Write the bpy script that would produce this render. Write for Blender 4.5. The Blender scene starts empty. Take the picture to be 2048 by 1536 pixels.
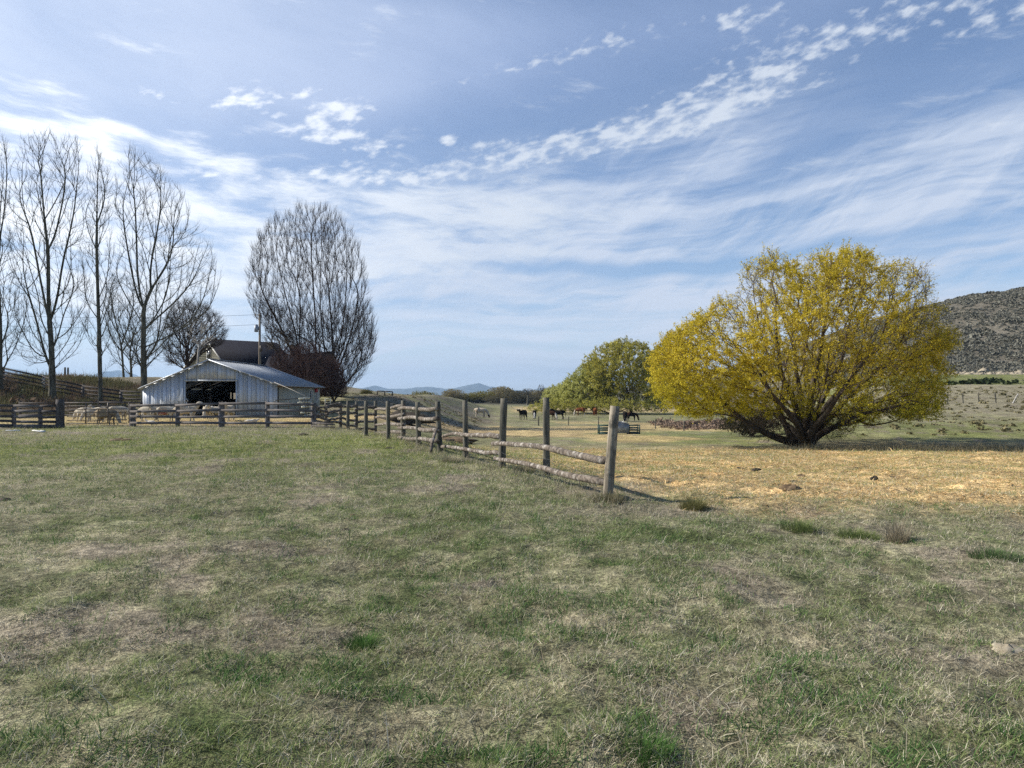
import bpy, math, random
import numpy as np
from mathutils import Vector

C = bpy.context.scene.collection
R = math.radians
F = 1540.0            # focal length in pixels of a 2048 wide frame
CX, HY, EYE = 1024.0, 790.0, 1.6

# ------------------------------------------------------------------ camera
cam_d = bpy.data.cameras.new('camera')
cam = bpy.data.objects.new('camera', cam_d)
C.objects.link(cam)
cam.location = (0, 0, EYE)
cam.rotation_euler = (R(90), 0, 0)
cam_d.sensor_width = 36
cam_d.lens = F / 2048 * 36
cam_d.shift_y = (HY - 768) / 2048
cam_d.clip_start = 0.05
cam_d.clip_end = 60000
sc = bpy.context.scene
sc.camera = cam
sc.view_settings.view_transform = 'Standard'
sc.view_settings.look = 'None'
sc.view_settings.gamma = 1
sc.view_settings.exposure = 0.72
sc.cycles.max_bounces = 6
sc.cycles.transparent_max_bounces = 6
sc.cycles.volume_bounces = 0
sc.cycles.use_denoising = False
sc.cycles.sample_clamp_indirect = 2.5
sc.cycles.sample_clamp_direct = 12

# ------------------------------------------------------------------ sun
SUN_AZ, SUN_EL = R(-83), R(34)
sv = Vector((math.sin(SUN_AZ) * math.cos(SUN_EL), math.cos(SUN_AZ) * math.cos(SUN_EL), math.sin(SUN_EL)))
sun_d = bpy.data.lights.new('sun', 'SUN')
sun_d.energy = 4.2
sun_d.angle = R(1.6)
sun_d.color = (1.0, 0.93, 0.82)
sun = bpy.data.objects.new('sun', sun_d)
sun.rotation_euler = sv.to_track_quat('Z', 'Y').to_euler()
C.objects.link(sun)


# ------------------------------------------------------------------ node helper
class NB:
    def __init__(s, nt):
        s.nt = nt

    def n(s, t, **kw):
        x = s.nt.nodes.new(t)
        for k, v in kw.items():
            setattr(x, k, v)
        return x

    def put(s, sock, v):
        if isinstance(v, bpy.types.NodeSocket):
            s.nt.links.new(v, sock)
        else:
            sock.default_value = v

    def m(s, op, a, b=None, c=None, clamp=False):
        x = s.n('ShaderNodeMath', operation=op)
        x.use_clamp = clamp
        s.put(x.inputs[0], a)
        if b is not None: s.put(x.inputs[1], b)
        if c is not None: s.put(x.inputs[2], c)
        return x.outputs[0]

    def mix(s, f, a, b, clamp=True):
        x = s.n('ShaderNodeMix', data_type='RGBA')
        x.clamp_factor = clamp
        s.put(x.inputs[0], f)
        for i, v in ((6, a), (7, b)):
            s.put(x.inputs[i], v if isinstance(v, bpy.types.NodeSocket) else (tuple(v) + (1,))[:4])
        return x.outputs[2]

    def noise(s, vec, scale, detail=4, rough=0.55, dist=0.0, col=False):
        x = s.n('ShaderNodeTexNoise')
        s.put(x.inputs['Vector'], vec)
        x.inputs['Scale'].default_value = scale
        x.inputs['Detail'].default_value = detail
        x.inputs['Roughness'].default_value = rough
        x.inputs['Distortion'].default_value = dist
        return x.outputs['Color' if col else 'Fac']

    def ramp(s, v, lo, hi, a=0.0, b=1.0):
        x = s.n('ShaderNodeMapRange', interpolation_type='SMOOTHSTEP')
        s.put(x.inputs[0], v)
        for i, q in enumerate((lo, hi, a, b)): x.inputs[i + 1].default_value = q
        return x.outputs[0]

    def comb(s, x, y, z=0.0):
        k = s.n('ShaderNodeCombineXYZ')
        for i, v in enumerate((x, y, z)): s.put(k.inputs[i], v)
        return k.outputs[0]

    def vmul(s, v, t):
        k = s.n('ShaderNodeVectorMath', operation='MULTIPLY')
        s.put(k.inputs[0], v); k.inputs[1].default_value = t
        return k.outputs[0]


# ------------------------------------------------------------------ sky
w = bpy.data.worlds.new('World')
sc.world = w
w.cycles.sampling_method = 'MANUAL'
w.cycles.sample_map_resolution = 512
w.use_nodes = True
w.node_tree.nodes.clear()
b = NB(w.node_tree)
sky = b.n('ShaderNodeTexSky', sky_type='NISHITA', sun_disc=False)
sky.sun_elevation = SUN_EL
sky.sun_rotation = SUN_AZ
sky.altitude = 1400
sky.air_density = 1.0
sky.dust_density = 0.6
sky.ozone_density = 2.2
tc = b.n('ShaderNodeTexCoord')
sp = b.n('ShaderNodeSeparateXYZ')
b.put(sp.inputs[0], tc.outputs['Generated'])
X, Y, Z = sp.outputs
AZ = b.m('ARCTAN2', X, Y)
EL = b.m('ARCSINE', b.m('MINIMUM', b.m('MAXIMUM', Z, -1.0), 1.0))


def pa(px, py):
    return math.atan((px - CX) / F), math.atan((HY - py) / math.hypot(F, px - CX))


warp = b.noise(tc.outputs['Generated'], 5.0, 3, 0.5, col=True)
ws = b.n('ShaderNodeSeparateColor'); b.put(ws.inputs[0], warp)
AZw = b.m('MULTIPLY_ADD', b.m('SUBTRACT', ws.outputs[0], 0.5), 0.10, AZ)
ELw = b.m('MULTIPLY_ADD', b.m('SUBTRACT', ws.outputs[1], 0.5), 0.05, EL)


def ell(px, py, rx, ry, deg, amp, warped=True):
    """soft elliptical mask on the sky dome, centre direction px,py"""
    a0, e0 = pa(px, py)
    A = b.m('SUBTRACT', AZw if warped else AZ, a0)
    E = b.m('SUBTRACT', ELw if warped else EL, e0)
    c, s_ = math.cos(R(deg)), math.sin(R(deg))
    p = b.m('MULTIPLY_ADD', A, c, b.m('MULTIPLY', E, s_))
    q = b.m('MULTIPLY_ADD', A, -s_, b.m('MULTIPLY', E, c))
    k = 1 / 1600.0
    p = b.m('MULTIPLY', p, 1 / (rx * k)); q = b.m('MULTIPLY', q, 1 / (ry * k))
    d = b.m('MULTIPLY_ADD', p, p, b.m('MULTIPLY', q, q))
    return b.m('MULTIPLY', b.m('POWER', 2.71828, b.m('MULTIPLY', d, -1.0)), amp)


def total(lst):
    t = lst[0]
    for q in lst[1:]: t = b.m('ADD', t, q)
    return t


def rotvec(deg, sx, sy, warped=True):
    c, s_ = math.cos(R(deg)), math.sin(R(deg))
    A, E = (AZw, ELw) if warped else (AZ, EL)
    p = b.m('MULTIPLY_ADD', A, c, b.m('MULTIPLY', E, s_))
    q = b.m('MULTIPLY_ADD', A, -s_, b.m('MULTIPLY', E, c))
    return b.comb(b.m('MULTIPLY', p, sx), b.m('MULTIPLY', q, sy), 0.37)


def spots(lst, warped=True):
    return b.m('MINIMUM', total([ell(*q, warped=warped) for q in lst]), 1.0)


# small flocked clouds (altocumulus)
puffm = spots([(330, 190, 55, 16, 0, .8), (490, 192, 60, 20, 5, 1.0), (435, 212, 30, 14, 0, .8), (610, 190, 90, 26, 0, .62),
               (630, 250, 115, 17, 14, 1.0), (665, 273, 60, 13, 8, 1.1), (745, 296, 60, 18, 8, .9), (520, 228, 50, 12, 0, .6),
               (900, 283, 24, 12, 0, .9), (985, 295, 60, 26, 0, .8), (690, 215, 80, 16, 15, .7), (905, 165, 45, 14, 0, .55),
               (1300, 262, 260, 26, 10, 1.1), (1130, 288, 180, 20, 5, 1.0), (1380, 205, 200, 44, 14, .56), (1600, 120, 250, 44, 16, .46), (1400, 225, 150, 14, 8, .8),
               (1490, 36, 95, 26, 0, 1.1), (1780, 35, 330, 34, 6, .52), (2060, 10, 200, 30, 8, .6), (1260, 75, 100, 30, 10, .5),
               (1090, 118, 130, 16, 12, .8), (380, 350, 160, 26, 0, .6), (800, 352, 210, 24, 4, .85), (690, 345, 100, 20, 0, .7)], warped=False)
pn = b.noise(rotvec(12, 42, 95, False), 1.0, 3, 0.55)
pn2 = b.noise(rotvec(8, 9, 22, False), 1.0, 3, 0.5)
puff = b.ramp(b.m('ADD', b.m('MULTIPLY', puffm, 0.40), b.m('MULTIPLY_ADD', pn, 1.15, b.m('MULTIPLY', pn2, 0.30))), 0.93, 1.30)
puff = b.m('MULTIPLY', puff, b.ramp(puffm, 0.05, 0.55))
# long bright cloud at the left and behind the poplars
fieldm = spots([(640, 430, 420, 60, 3, .75), (60, 245, 240, 40, -6, 1.1), (300, 300, 150, 36, -14, .9), (470, 345, 200, 26, -5, .7), (100, 450, 500, 60, 2, 1.15), (760, 470, 360, 56, 4, 2.5),
                (900, 512, 260, 18, 6, .85), (860, 412, 150, 24, 0, .7), (120, 600, 500, 60, 0, .85), (420, 560, 300, 30, 2, .9), (60, 330, 300, 40, 0, .5)])
fn = b.noise(rotvec(-4, 10, 44), 1.0, 4, 0.6)
field = b.ramp(b.m('MULTIPLY_ADD', fieldm, 0.42, b.m('MULTIPLY', fn, 1.5)), 0.86, 1.42)
# cirrus fans and bands on the right and centre
cirm = spots([(1100, 400, 380, 90, 8, .85), (1400, 330, 190, 85, 25, .8), (1500, 345, 80, 26, 42, .55), (1350, 450, 700, 70, 2, 1.0), (1700, 350, 240, 56, 22, .7),
              (2000, 300, 220, 60, 20, .85), (1950, 360, 380, 60, 8, .75), (1800, 440, 500, 70, 0, .8), (900, 560, 500, 70, 3, .8), (1300, 600, 700, 60, 2, .75),
              (1400, 520, 330, 18, 5, .7), (1950, 560, 380, 90, 6, .9), (1000, 705, 700, 34, 1, 1.0), (850, 745, 500, 12, 0, .8), (1700, 690, 700, 60, 0, .6), (1000, 770, 2400, 28, 0, .7)])
cn = b.noise(rotvec(7, 4.5, 34), 1.0, 4, 0.6, 0.3)
cn2 = b.noise(rotvec(35, 7, 30), 1.0, 4, 0.62, 0.3)
cn3 = b.noise(rotvec(1, 2.6, 62), 1.0, 3, 0.6, 0.2)
lowm = spots([(1000, 640, 1500, 130, 0, 1.0)])
cir = b.m('ADD', b.m('MULTIPLY', cirm, b.m('ADD', b.ramp(cn, 0.30, 0.66), b.m('MULTIPLY', b.ramp(cn2, 0.42, 0.72), 0.45))), b.m('MULTIPLY', b.m('MULTIPLY', lowm, b.ramp(cn3, .42, .68)), .42))
# blue slots cut through the bands
slot = spots([(1130, 527, 190, 13, 0, 1.0), (1380, 523, 230, 15, 5, 1.1), (1660, 497, 220, 13, 4, .8), (1600, 300, 90, 60, 40, .7), (1180, 352, 60, 22, 0, .6)])
cir = b.m('MULTIPLY', cir, b.m('SUBTRACT', 1.0, b.m('MULTIPLY', slot, .85)))
# milky veil at the top left
veilm = spots([(-50, 20, 700, 230, -5, .95), (650, 90, 620, 130, 0, .80), (100, 330, 350, 90, 0, .35), (1500, 5, 900, 110, 5, .50), (1500, 300, 700, 80, 12, .3), (500, 640, 900, 160, 0, .5)])
vn = b.noise(rotvec(-15, 3, 9), 1.0, 5, 0.6)
veil = b.m('MULTIPLY', veilm, b.ramp(vn, 0.15, 0.75, 0.55, 1.0))

gl = b.n('ShaderNodeVectorMath', operation='DOT_PRODUCT')
b.put(gl.inputs[0], tc.outputs['Generated'])
gl.inputs[1].default_value = tuple(sv)
near_sun = b.ramp(gl.outputs['Value'], 0.18, 0.85)
skyb = b.vmul(sky.outputs[0], (0.080, 0.082, 0.086))
lit = b.mix(near_sun, (0.46, 0.50, 0.56), (0.95, 0.96, 0.97))
veilc = b.mix(near_sun, (0.24, 0.31, 0.47), (0.52, 0.58, 0.70))
c1 = b.mix(b.m('MULTIPLY', veil, 0.85), skyb, veilc)
c2 = b.mix(b.m('MULTIPLY', cir, 0.85), c1, b.mix(near_sun, (0.40, 0.45, 0.54), (0.78, 0.81, 0.86)))
c3 = b.mix(b.m('MULTIPLY', field, 0.9), c2, lit)
c4 = b.mix(b.m('MULTIPLY', puff, 0.85), c3, lit)
hor = b.m('MULTIPLY', b.ramp(EL, .17, .0), b.ramp(cn3, .3, .7, .35, .95))
final = b.mix(hor, c4, (0.50, 0.55, 0.62))
bg = b.n('ShaderNodeBackground')
b.put(bg.inputs[0], final)
bg.inputs[1].default_value = 1.0
wo = b.n('ShaderNodeOutputWorld')
b.nt.links.new(bg.outputs[0], wo.inputs[0])


# ------------------------------------------------------------------ numeric noise
def _h(ix, iy, seed):
    h = (ix.astype(np.int64) * 374761393 + iy.astype(np.int64) * 668265263 + seed * 144269 + 974711) & 0xffffffff
    h = ((h ^ (h >> 13)) * 1274126177) & 0xffffffff
    return ((h ^ (h >> 16)) & 0xffff) / 65535.0


def vn(x, y, seed=0):
    x = np.asarray(x, float); y = np.asarray(y, float)
    ix, iy = np.floor(x), np.floor(y)
    fx, fy = x - ix, y - iy
    fx = fx * fx * (3 - 2 * fx); fy = fy * fy * (3 - 2 * fy)
    a = _h(ix, iy, seed); c = _h(ix + 1, iy, seed); d = _h(ix, iy + 1, seed); e = _h(ix + 1, iy + 1, seed)
    return (a * (1 - fx) + c * fx) * (1 - fy) + (d * (1 - fx) + e * fx) * fy


def fbm(x, y, oc=4, seed=0, g=0.5):
    t = 0; a = 1; n = 0
    for i in range(oc):
        t = t + a * vn(x * 2 ** i + 17.3 * i, y * 2 ** i - 9.1 * i, seed + i)
        n += a; a *= g
    return t / n


def ss(a, c, x):
    t = np.clip((x - a) / (c - a + 1e-12), 0, 1)
    return t * t * (3 - 2 * t)


# ------------------------------------------------------------------ terrain
def xfence(y):
    return np.interp(y, [0, 11.7, 17, 20.9, 27.4, 32, 39.7, 60, 80], [5.0, 1.5, -0.2, -2.0, -3.9, -6.2, -10.3, -11.6, -14.5])


def height(x, y, micro=True):
    x = np.asarray(x, float); y = np.asarray(y, float)
    yy = np.maximum(y, 0.01)
    # lower pasture on the right
    g = -2.5 * (1 - np.exp(-np.maximum(y - 12, 0) / 40))
    g = g - 0.9 * ss(150, 400, y) + 0.9 * ss(380, 520, y) * 2.0 - 1.8 * ss(700, 1500, y)
    u = x / yy
    rise = np.interp(y, [0, 41, 46, 52, 60, 88, 120, 150, 175, 230, 900], [0, 0, -0.15, 0.45, 1.15, 2.8, 4.7, 6.6, 8.8, 10, 10])
    rm = ss(0.30, 0.50, u) * (y > 30)
    crest = np.interp(x, [60, 97, 139, 156, 170, 186, 210, 250, 400], [0, 3, 20, 26.5, 30.5, 34, 39, 44, 52])
    hill = crest * ss(176, 292, y) ** 0.85 * (1 - 0.55 * ss(420, 900, y))
    hill = hill + ss(60, 140, x) * ss(170, 230, y) * (fbm(x / 22, y / 22, 4, 41) - 0.5) * 3.5 * (1 - ss(400, 500, y))
    right = g + rise * rm + hill * (y > 170)
    # left plateau
    Zp = np.interp(x, [-90, -46, -35, -28, -21, -14, -9], [3.4, 3.2, 3.9, 2.5, 1.65, 1.5, 1.4])
    y0 = np.interp(x, [-46, -35, -14], [55, 60, 68])
    y1 = np.interp(x, [-46, -35, -14], [73, 95, 92])
    left = Zp * ss(0, 1, np.clip((y - y0) / (y1 - y0), 0, 1)) * (1 - ss(125, 300, y)) - 3.0 * ss(150, 320, y)
    left = left + (fbm(x / 4, y / 4, 4, 12) - 0.5) * 0.6 * ss(60, 70, y) * (1 - ss(200, 300, y))
    xf = xfence(y)
    wd = np.interp(y, [0, 12, 40, 90, 300], [5, 5, 8, 12, 12])
    t = ss(0.35, 1, np.clip((x - xf) / wd, 0, 1) * 0.65 + 0.35)
    z = left * (1 - t) + right * t
    if micro:
        near = 1 - ss(60, 160, y)
        z = z + (fbm(x / 1.7, y / 1.7, 4, 3) - 0.5) * 0.15 * near + (vn(x / 9, y / 9, 8) - 0.5) * 0.18 * near
        z = z + (fbm(x / 0.35, y / 0.35, 3, 5) - 0.5) * 0.11 * (1 - ss(14, 30, y))
        # clods and straw windrows in the feeding field
        st = straw_m(x, y)
        z = z + st * 0.10 * ss(0.55, 0.75, fbm(x / 1.3, y / 0.8, 3, 77)) * near
        z = z + 0.10 * ss(0.5, 1, np.exp(-((y - 43 - 0.05 * x) / 2.2) ** 2)) * ss(6, 9, x) * (1 - ss(19, 22, x)) * fbm(x / .8, y / .8, 3, 9)
    return z


def straw_m(x, y):
    xf = xfence(y)
    a = ss(0.3, 2.5, x - xf) * ss(9.5, 13.5, y + 0.10 * x + 2.0 * (fbm(x / 4, y / 4, 3, 21) - .5))
    a = a * (1 - ss(34, 47, y + 7 * (fbm(x / 6, y / 6, 3, 22) - .5)))
    a = a * (0.40 + 0.6 * ss(-3, 5, x - 0.05 * y))
    cor = 0.5 * ss(-36, -33, x) * (1 - ss(-11, -9.5, x)) * ss(40.3, 41.3, y) * (1 - ss(60, 66, y))
    far = 0.5 * ss(-2, 2, x) * ss(170, 200, y) * (1 - ss(300, 330, y)) * (1 - ss(40, 70, x))
    band2 = 0.55 * ss(-1, 3, x - xf) * ss(47, 55, y) * (1 - ss(100, 120, y)) * ss(0.45, 0.62, fbm(x / 9, y / 14, 3, 25)) * (1 - ss(18, 28, x))
    return np.clip(a * (0.60 + 0.65 * ss(0.34, 0.62, fbm(x / 2.5, y / 1.1, 4, 23))) + cor + far + band2, 0, 1)


def dirt_m(x, y):
    xf = xfence(y)
    d = 0.85 * ss(0.60, 0.72, fbm(x / 1.0 + 5, y / 1.3, 4, 31))
    # trampled ground in front of the corral and the left side
    d = d + 0.75 * ss(0.42, 0.62, fbm(x / 5, y / 2.5, 4, 32)) * ss(24, 33, y) * (1 - ss(40, 41, y)) * (1 - ss(-12, -8, x))
    d = d + 0.9 * np.exp(-(((x - 2.1) / 1.3) ** 2 + ((y - 10.9) / 0.9) ** 2))
    d = d + 0.8 * np.exp(-(((x - 2.9) / 0.9) ** 2 + ((y - 4.9) / 0.35) ** 2))
    d = d + 0.8 * ss(-46, -40, x) * (1 - ss(-27, -20, x)) * ss(72, 77, y) * (1 - ss(150, 160, y))
    d = d + 0.85 * ss(-20, -16, x) * (1 - ss(-4, 0, x)) * ss(60, 74, y) * ss(.36, .56, fbm(x / 2.5, y / 4, 4, 35)) * (1 - ss(150, 160, y))
    # hill soil and the shaded swale bank
    d = d + ss(178, 190, y) * ss(60, 75, x)
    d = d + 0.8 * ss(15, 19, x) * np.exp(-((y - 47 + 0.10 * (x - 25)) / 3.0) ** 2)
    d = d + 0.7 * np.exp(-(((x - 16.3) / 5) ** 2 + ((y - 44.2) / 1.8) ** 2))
    return np.clip(d, 0, 1)


def dry_m(x, y):
    """0 fresh green, 1 dry tan"""
    v = 0.50 + 0.85 * (fbm(x / 0.9, y / 1.2, 4, 51) - 0.5) + 0.6 * (fbm(x / 8, y / 8, 3, 52) - 0.5)
    v = v + 1.2 * (fbm(x / 0.28, y / 0.28, 2, 53) - 0.5) * (1 - ss(12, 25, y))
    v = v - 0.22 * ss(12, 25, y) * (1 - ss(50, 70, y)) * (x < xfence(y))
    v = v + 0.10 * (1 - ss(6, 12, y))
    v = v + 0.75 * ss(.42, .50, x / np.maximum(y, 1)) * ss(56, 70, y) * (1 - ss(135, 140, y))
    v = v - 0.8 * ss(136, 140, y) * (1 - ss(168, 176, y)) * (x > 60)
    v = v + 0.25 * (x < -25) * ss(55, 62, y) * (1 - ss(70, 76, y))
    v = v - 0.35 * ss(5, 9, x) * (1 - ss(40, 60, x)) * ss(44, 50, y) * (1 - ss(70, 95, y))
    return np.clip(v, 0, 1)


def P(px, py, dmin=2.5, dmax=900.0):
    """point of the ground seen at a photo pixel"""
    D = np.exp(np.linspace(math.log(dmin), math.log(dmax), 6000))
    x = (px - CX) / F * D
    z = height(x, D)
    ray = EYE - (py - HY) / F * D
    k = np.argmax(z >= ray)
    if not (z >= ray).any(): k = len(D) - 1
    return Vector((float(x[k]), float(D[k]), float(z[k])))


def G(px, D):
    x = (px - CX) / F * D
    return Vector((x, D, float(height(x, D))))


def W(px, py, D):
    return Vector(((px - CX) / F * D, D, EYE - (py - HY) / F * D))


# ------------------------------------------------------------------ mesh helpers
def raw_mesh(name, v, loops, sizes, mat, parent=None, col=None, smooth=False, mats=None, midx=None):
    v = np.ascontiguousarray(v, np.float32)
    loops = np.ascontiguousarray(loops, np.int32); sizes = np.ascontiguousarray(sizes, np.int32)
    me = bpy.data.meshes.new(name)
    me.vertices.add(len(v)); me.vertices.foreach_set('co', v.ravel())
    me.loops.add(len(loops)); me.loops.foreach_set('vertex_index', loops)
    me.polygons.add(len(sizes))
    st = np.concatenate([[0], np.cumsum(sizes)[:-1]]).astype(np.int32)
    me.polygons.foreach_set('loop_start', st)
    try:
        me.polygons.foreach_set('loop_total', sizes)
    except Exception:
        pass
    if smooth: me.polygons.foreach_set('use_smooth', np.ones(len(sizes), bool))
    me.update(calc_edges=True)
    if col is not None:
        a = me.color_attributes.new('Col', 'FLOAT_COLOR', 'POINT')
        c4 = np.ones((len(v), 4), np.float32); c4[:, :3] = col
        a.data.foreach_set('color', c4.ravel())
    for m_ in (mats or [mat]): me.materials.append(m_)
    if midx is not None: me.polygons.foreach_set('material_index', np.ascontiguousarray(midx, np.int32))
    o = bpy.data.objects.new(name, me)
    C.objects.link(o)
    if parent is not None:
        o.parent = parent
        o.location = -Vector(parent['_loc']) if '_loc' in parent else (0, 0, 0)
    return o


class MB:
    """collects shapes; build() links them as one mesh object"""
    def __init__(s): s.v = []; s.l = []; s.z = []; s.n = 0

    def add(s, v, faces):
        v = np.asarray(v, float)
        for f in faces:
            s.l.extend([i + s.n for i in f]); s.z.append(len(f))
        s.v.append(v); s.n += len(v)

    def box(s, c, size, rot=None, taper=1.0):
        x, y, z = [q / 2 for q in size]
        p = np.array([(-x, -y, -z), (x, -y, -z), (x, y, -z), (-x, y, -z), (-x * taper, -y * taper, z), (x * taper, -y * taper, z), (x * taper, y * taper, z), (-x * taper, y * taper, z)])
        if rot is not None:
            p = p @ np.array(rot).T
        s.add(p + np.array(c), [(0, 3, 2, 1), (4, 5, 6, 7), (0, 1, 5, 4), (1, 2, 6, 5), (2, 3, 7, 6), (3, 0, 4, 7)])

    def beam(s, a, c, wd, ht, roll=0.0):
        """board from a to c, wd thick sideways, ht tall"""
        a = np.array(a, float); c = np.array(c, float)
        d = c - a; L = np.linalg.norm(d); d /= L
        up = np.array([0, 0, 1.0]) if abs(d[2]) < 0.95 else np.array([0, 1.0, 0])
        sd = np.cross(d, up); sd /= np.linalg.norm(sd); up = np.cross(sd, d)
        if roll:
            cs, sn = math.cos(roll), math.sin(roll)
            sd, up = sd * cs + up * sn, up * cs - sd * sn
        M = np.stack([d, sd, up], 1)
        s.box((a + c) / 2, (L, wd, ht), M)

    def tube(s, pts, rad, n=8, cap=True, wob=0.0, rng=None):
        pts = np.array(pts, float); k = len(pts)
        rad = np.full(k, rad) if np.isscalar(rad) else np.array(rad, float)
        T = np.gradient(pts, axis=0); T /= np.linalg.norm(T, axis=1)[:, None] + 1e-9
        ref = np.array([0, 0, 1.0]) if abs(T[:, 2]).mean() < 0.8 else np.array([1.0, 0.1, 0])
        V = []
        off = (rng.normal(size=n) if rng is not None else np.zeros(n)) * wob
        for i in range(k):
            u = ref - ref.dot(T[i]) * T[i]; u /= np.linalg.norm(u); v = np.cross(T[i], u)
            for j in range(n):
                an = 2 * math.pi * j / n
                r = rad[i] * (1 + off[j] + (rng.normal() * wob * .5 if rng is not None else 0))
                V.append(pts[i] + r * (math.cos(an) * u + math.sin(an) * v))
        fs = [(i * n + j, i * n + (j + 1) % n, (i + 1) * n + (j + 1) % n, (i + 1) * n + j) for i in range(k - 1) for j in range(n)]
        if cap: fs += [tuple(range(n - 1, -1, -1)), tuple(range((k - 1) * n, k * n))]
        s.add(V, fs)

    def quad(s, a, c, d, e): s.add([a, c, d, e], [(0, 1, 2, 3)])

    def build(s, name, mat, parent=None, smooth=False, col=None):
        return raw_mesh(name, np.concatenate(s.v), s.l, s.z, mat, parent, smooth=smooth, col=col)


def tag(o, label=None, cat=None, group=None, kind=None):
    if label: o['label'] = label
    if cat: o['category'] = cat
    if group: o['group'] = group
    if kind: o['kind'] = kind
    return o


def thing(name, label, cat, loc, group=None, rz=0.0):
    o = bpy.data.objects.new(name, None); C.objects.link(o)
    o.location = loc; o.rotation_euler = (0, 0, rz)
    o.empty_display_size = 0.3
    return tag(o, label, cat, group)


def wthing(name, label, cat, loc, group=None):
    """a thing whose parts are modelled in world coordinates"""
    o = thing(name, label, cat, loc, group)
    o['_loc'] = tuple(loc)
    return o


def copy_tree(o, parent=None):
    c = o.copy(); C.objects.link(c); c.parent = parent
    for ch in list(o.children):
        copy_tree(ch, c)
    return c


# ------------------------------------------------------------------ materials
def material(name):
    m = bpy.data.materials.new(name); m.use_nodes = True
    nt = m.node_tree; nt.nodes.clear()
    q = NB(nt)
    out = q.n('ShaderNodeOutputMaterial')
    return m, q, out


def principled(q, out, col, rough=0.8, bump=None, bstr=0.3, bdist=0.02, metal=0.0, spec=0.3):
    p = q.n('ShaderNodeBsdfPrincipled')
    q.put(p.inputs['Base Color'], col if isinstance(col, bpy.types.NodeSocket) else (tuple(col) + (1,))[:4])
    q.put(p.inputs['Roughness'], rough)
    p.inputs['Metallic'].default_value = metal
    p.inputs['Specular IOR Level'].default_value = spec
    if bump is not None:
        bn = q.n('ShaderNodeBump'); bn.inputs['Strength'].default_value = bstr; bn.inputs['Distance'].default_value = bdist
        q.put(bn.inputs['Height'], bump); q.nt.links.new(bn.outputs[0], p.inputs['Normal'])
    q.nt.links.new(p.outputs[0], out.inputs[0])
    return p


def mottled(name, c1, c2, scale=8.0, rough=0.85, stretch=(1, 1, 1), bstr=0.3, metal=0.0, c3=None, s3=2.0, lo=.35, hi=.65, spec=0.3, seam_shade=0):
    m, q, out = material(name)
    t = q.n('ShaderNodeTexCoord')
    v = q.vmul(t.outputs['Object'], stretch)
    n1 = q.noise(v, scale, 5, 0.65)
    col = q.mix(q.ramp(n1, lo, hi), c1, c2)
    if c3 is not None:
        n2 = q.noise(t.outputs['Object'], s3, 4, 0.6)
        col = q.mix(q.ramp(n2, 0.5, 0.66), col, c3)
    if seam_shade:
        sx = q.n('ShaderNodeSeparateXYZ'); q.put(sx.inputs[0], t.outputs['Object'])
        fr_ = q.m('PINGPONG', q.m('ADD', sx.outputs[0], 50.0), seam_shade / 2)
        col = q.mix(q.ramp(fr_, .012, .026), tuple(c * .62 for c in c1), col)  # panel seams, with the ribs' shadow put into the same dark lines
    principled(q, out, col, rough, n1, bstr, metal=metal, spec=spec)
    return m


def leafy(name, trans=0.35, rough=0.6, var=0.0):
    m, q, out = material(name)
    at = q.n('ShaderNodeAttribute', attribute_name='Col')
    c = at.outputs['Color']
    d = q.n('ShaderNodeBsdfDiffuse'); q.put(d.inputs[0], c)
    tr = q.n('ShaderNodeBsdfTranslucent'); q.put(tr.inputs[0], c)
    mx = q.n('ShaderNodeMixShader'); mx.inputs[0].default_value = trans
    q.nt.links.new(d.outputs[0], mx.inputs[1]); q.nt.links.new(tr.outputs[0], mx.inputs[2])
    q.nt.links.new(mx.outputs[0], out.inputs[0])
    return m


M = {}
M['leaf'] = leafy('leaf_material', 0.45)
M['grass'] = leafy('grass_material', 0.30)
M['sage'] = leafy('sage_material', 0.1)
M['animal'] = leafy('hide_material', 0.0)
M['bark_dark'] = mottled('dark_bark', (0.045, 0.036, 0.028), (0.12, 0.10, 0.08), 6, stretch=(1, 1, .25))
M['bark_poplar'] = mottled('poplar_bark', (0.05, 0.045, 0.033), (0.15, 0.14, 0.10), 5, stretch=(1, 1, .3))
M['bark_brown'] = mottled('brown_twigs', (0.05, 0.036, 0.028), (0.11, 0.08, 0.062), 5)
M['bark_red'] = mottled('red_twigs', (0.075, 0.042, 0.036), (0.13, 0.08, 0.07), 5)
M['bark_white'] = mottled('white_bark', (0.30, 0.28, 0.25), (0.5, 0.47, 0.43), 5)
M['bark_willow'] = mottled('willow_bark', (0.03, 0.025, 0.019), (0.085, 0.068, 0.052), 4, stretch=(1, 1, .35), bstr=.7)
M['log'] = mottled('weathered_log', (0.06, 0.048, 0.038), (0.20, 0.165, 0.13), 12, stretch=(.5, 1, 1), bstr=1, c3=(0.36, 0.33, 0.29), s3=7)
M['post_new'] = mottled('pale_post_wood', (0.16, 0.135, 0.10), (0.38, 0.33, 0.25), 22, stretch=(1, 1, .06), bstr=1.0, c3=(0.11, 0.10, 0.08), s3=4)
M['post_old'] = mottled('weathered_post_wood', (0.055, 0.056, 0.045), (0.17, 0.155, 0.12), 14, stretch=(1, 1, .12), bstr=.8)
M['board'] = mottled('weathered_board', (0.095, 0.086, 0.082), (0.20, 0.18, 0.17), 10, stretch=(.2, 1, 1), bstr=.5)
M['board_dark'] = mottled('dark_board', (0.045, 0.04, 0.04), (0.11, 0.098, 0.092), 8)
M['board_pale'] = mottled('pale_board', (0.35, 0.33, 0.29), (0.55, 0.52, 0.47), 8)
M['pipe'] = mottled('rusty_pipe', (0.06, 0.05, 0.042), (0.15, 0.12, 0.10), 12, rough=.6)
M['pipe_dark'] = mottled('dark_pipe', (0.03, 0.03, 0.03), (0.06, 0.055, 0.05), 12, rough=.5)
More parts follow.
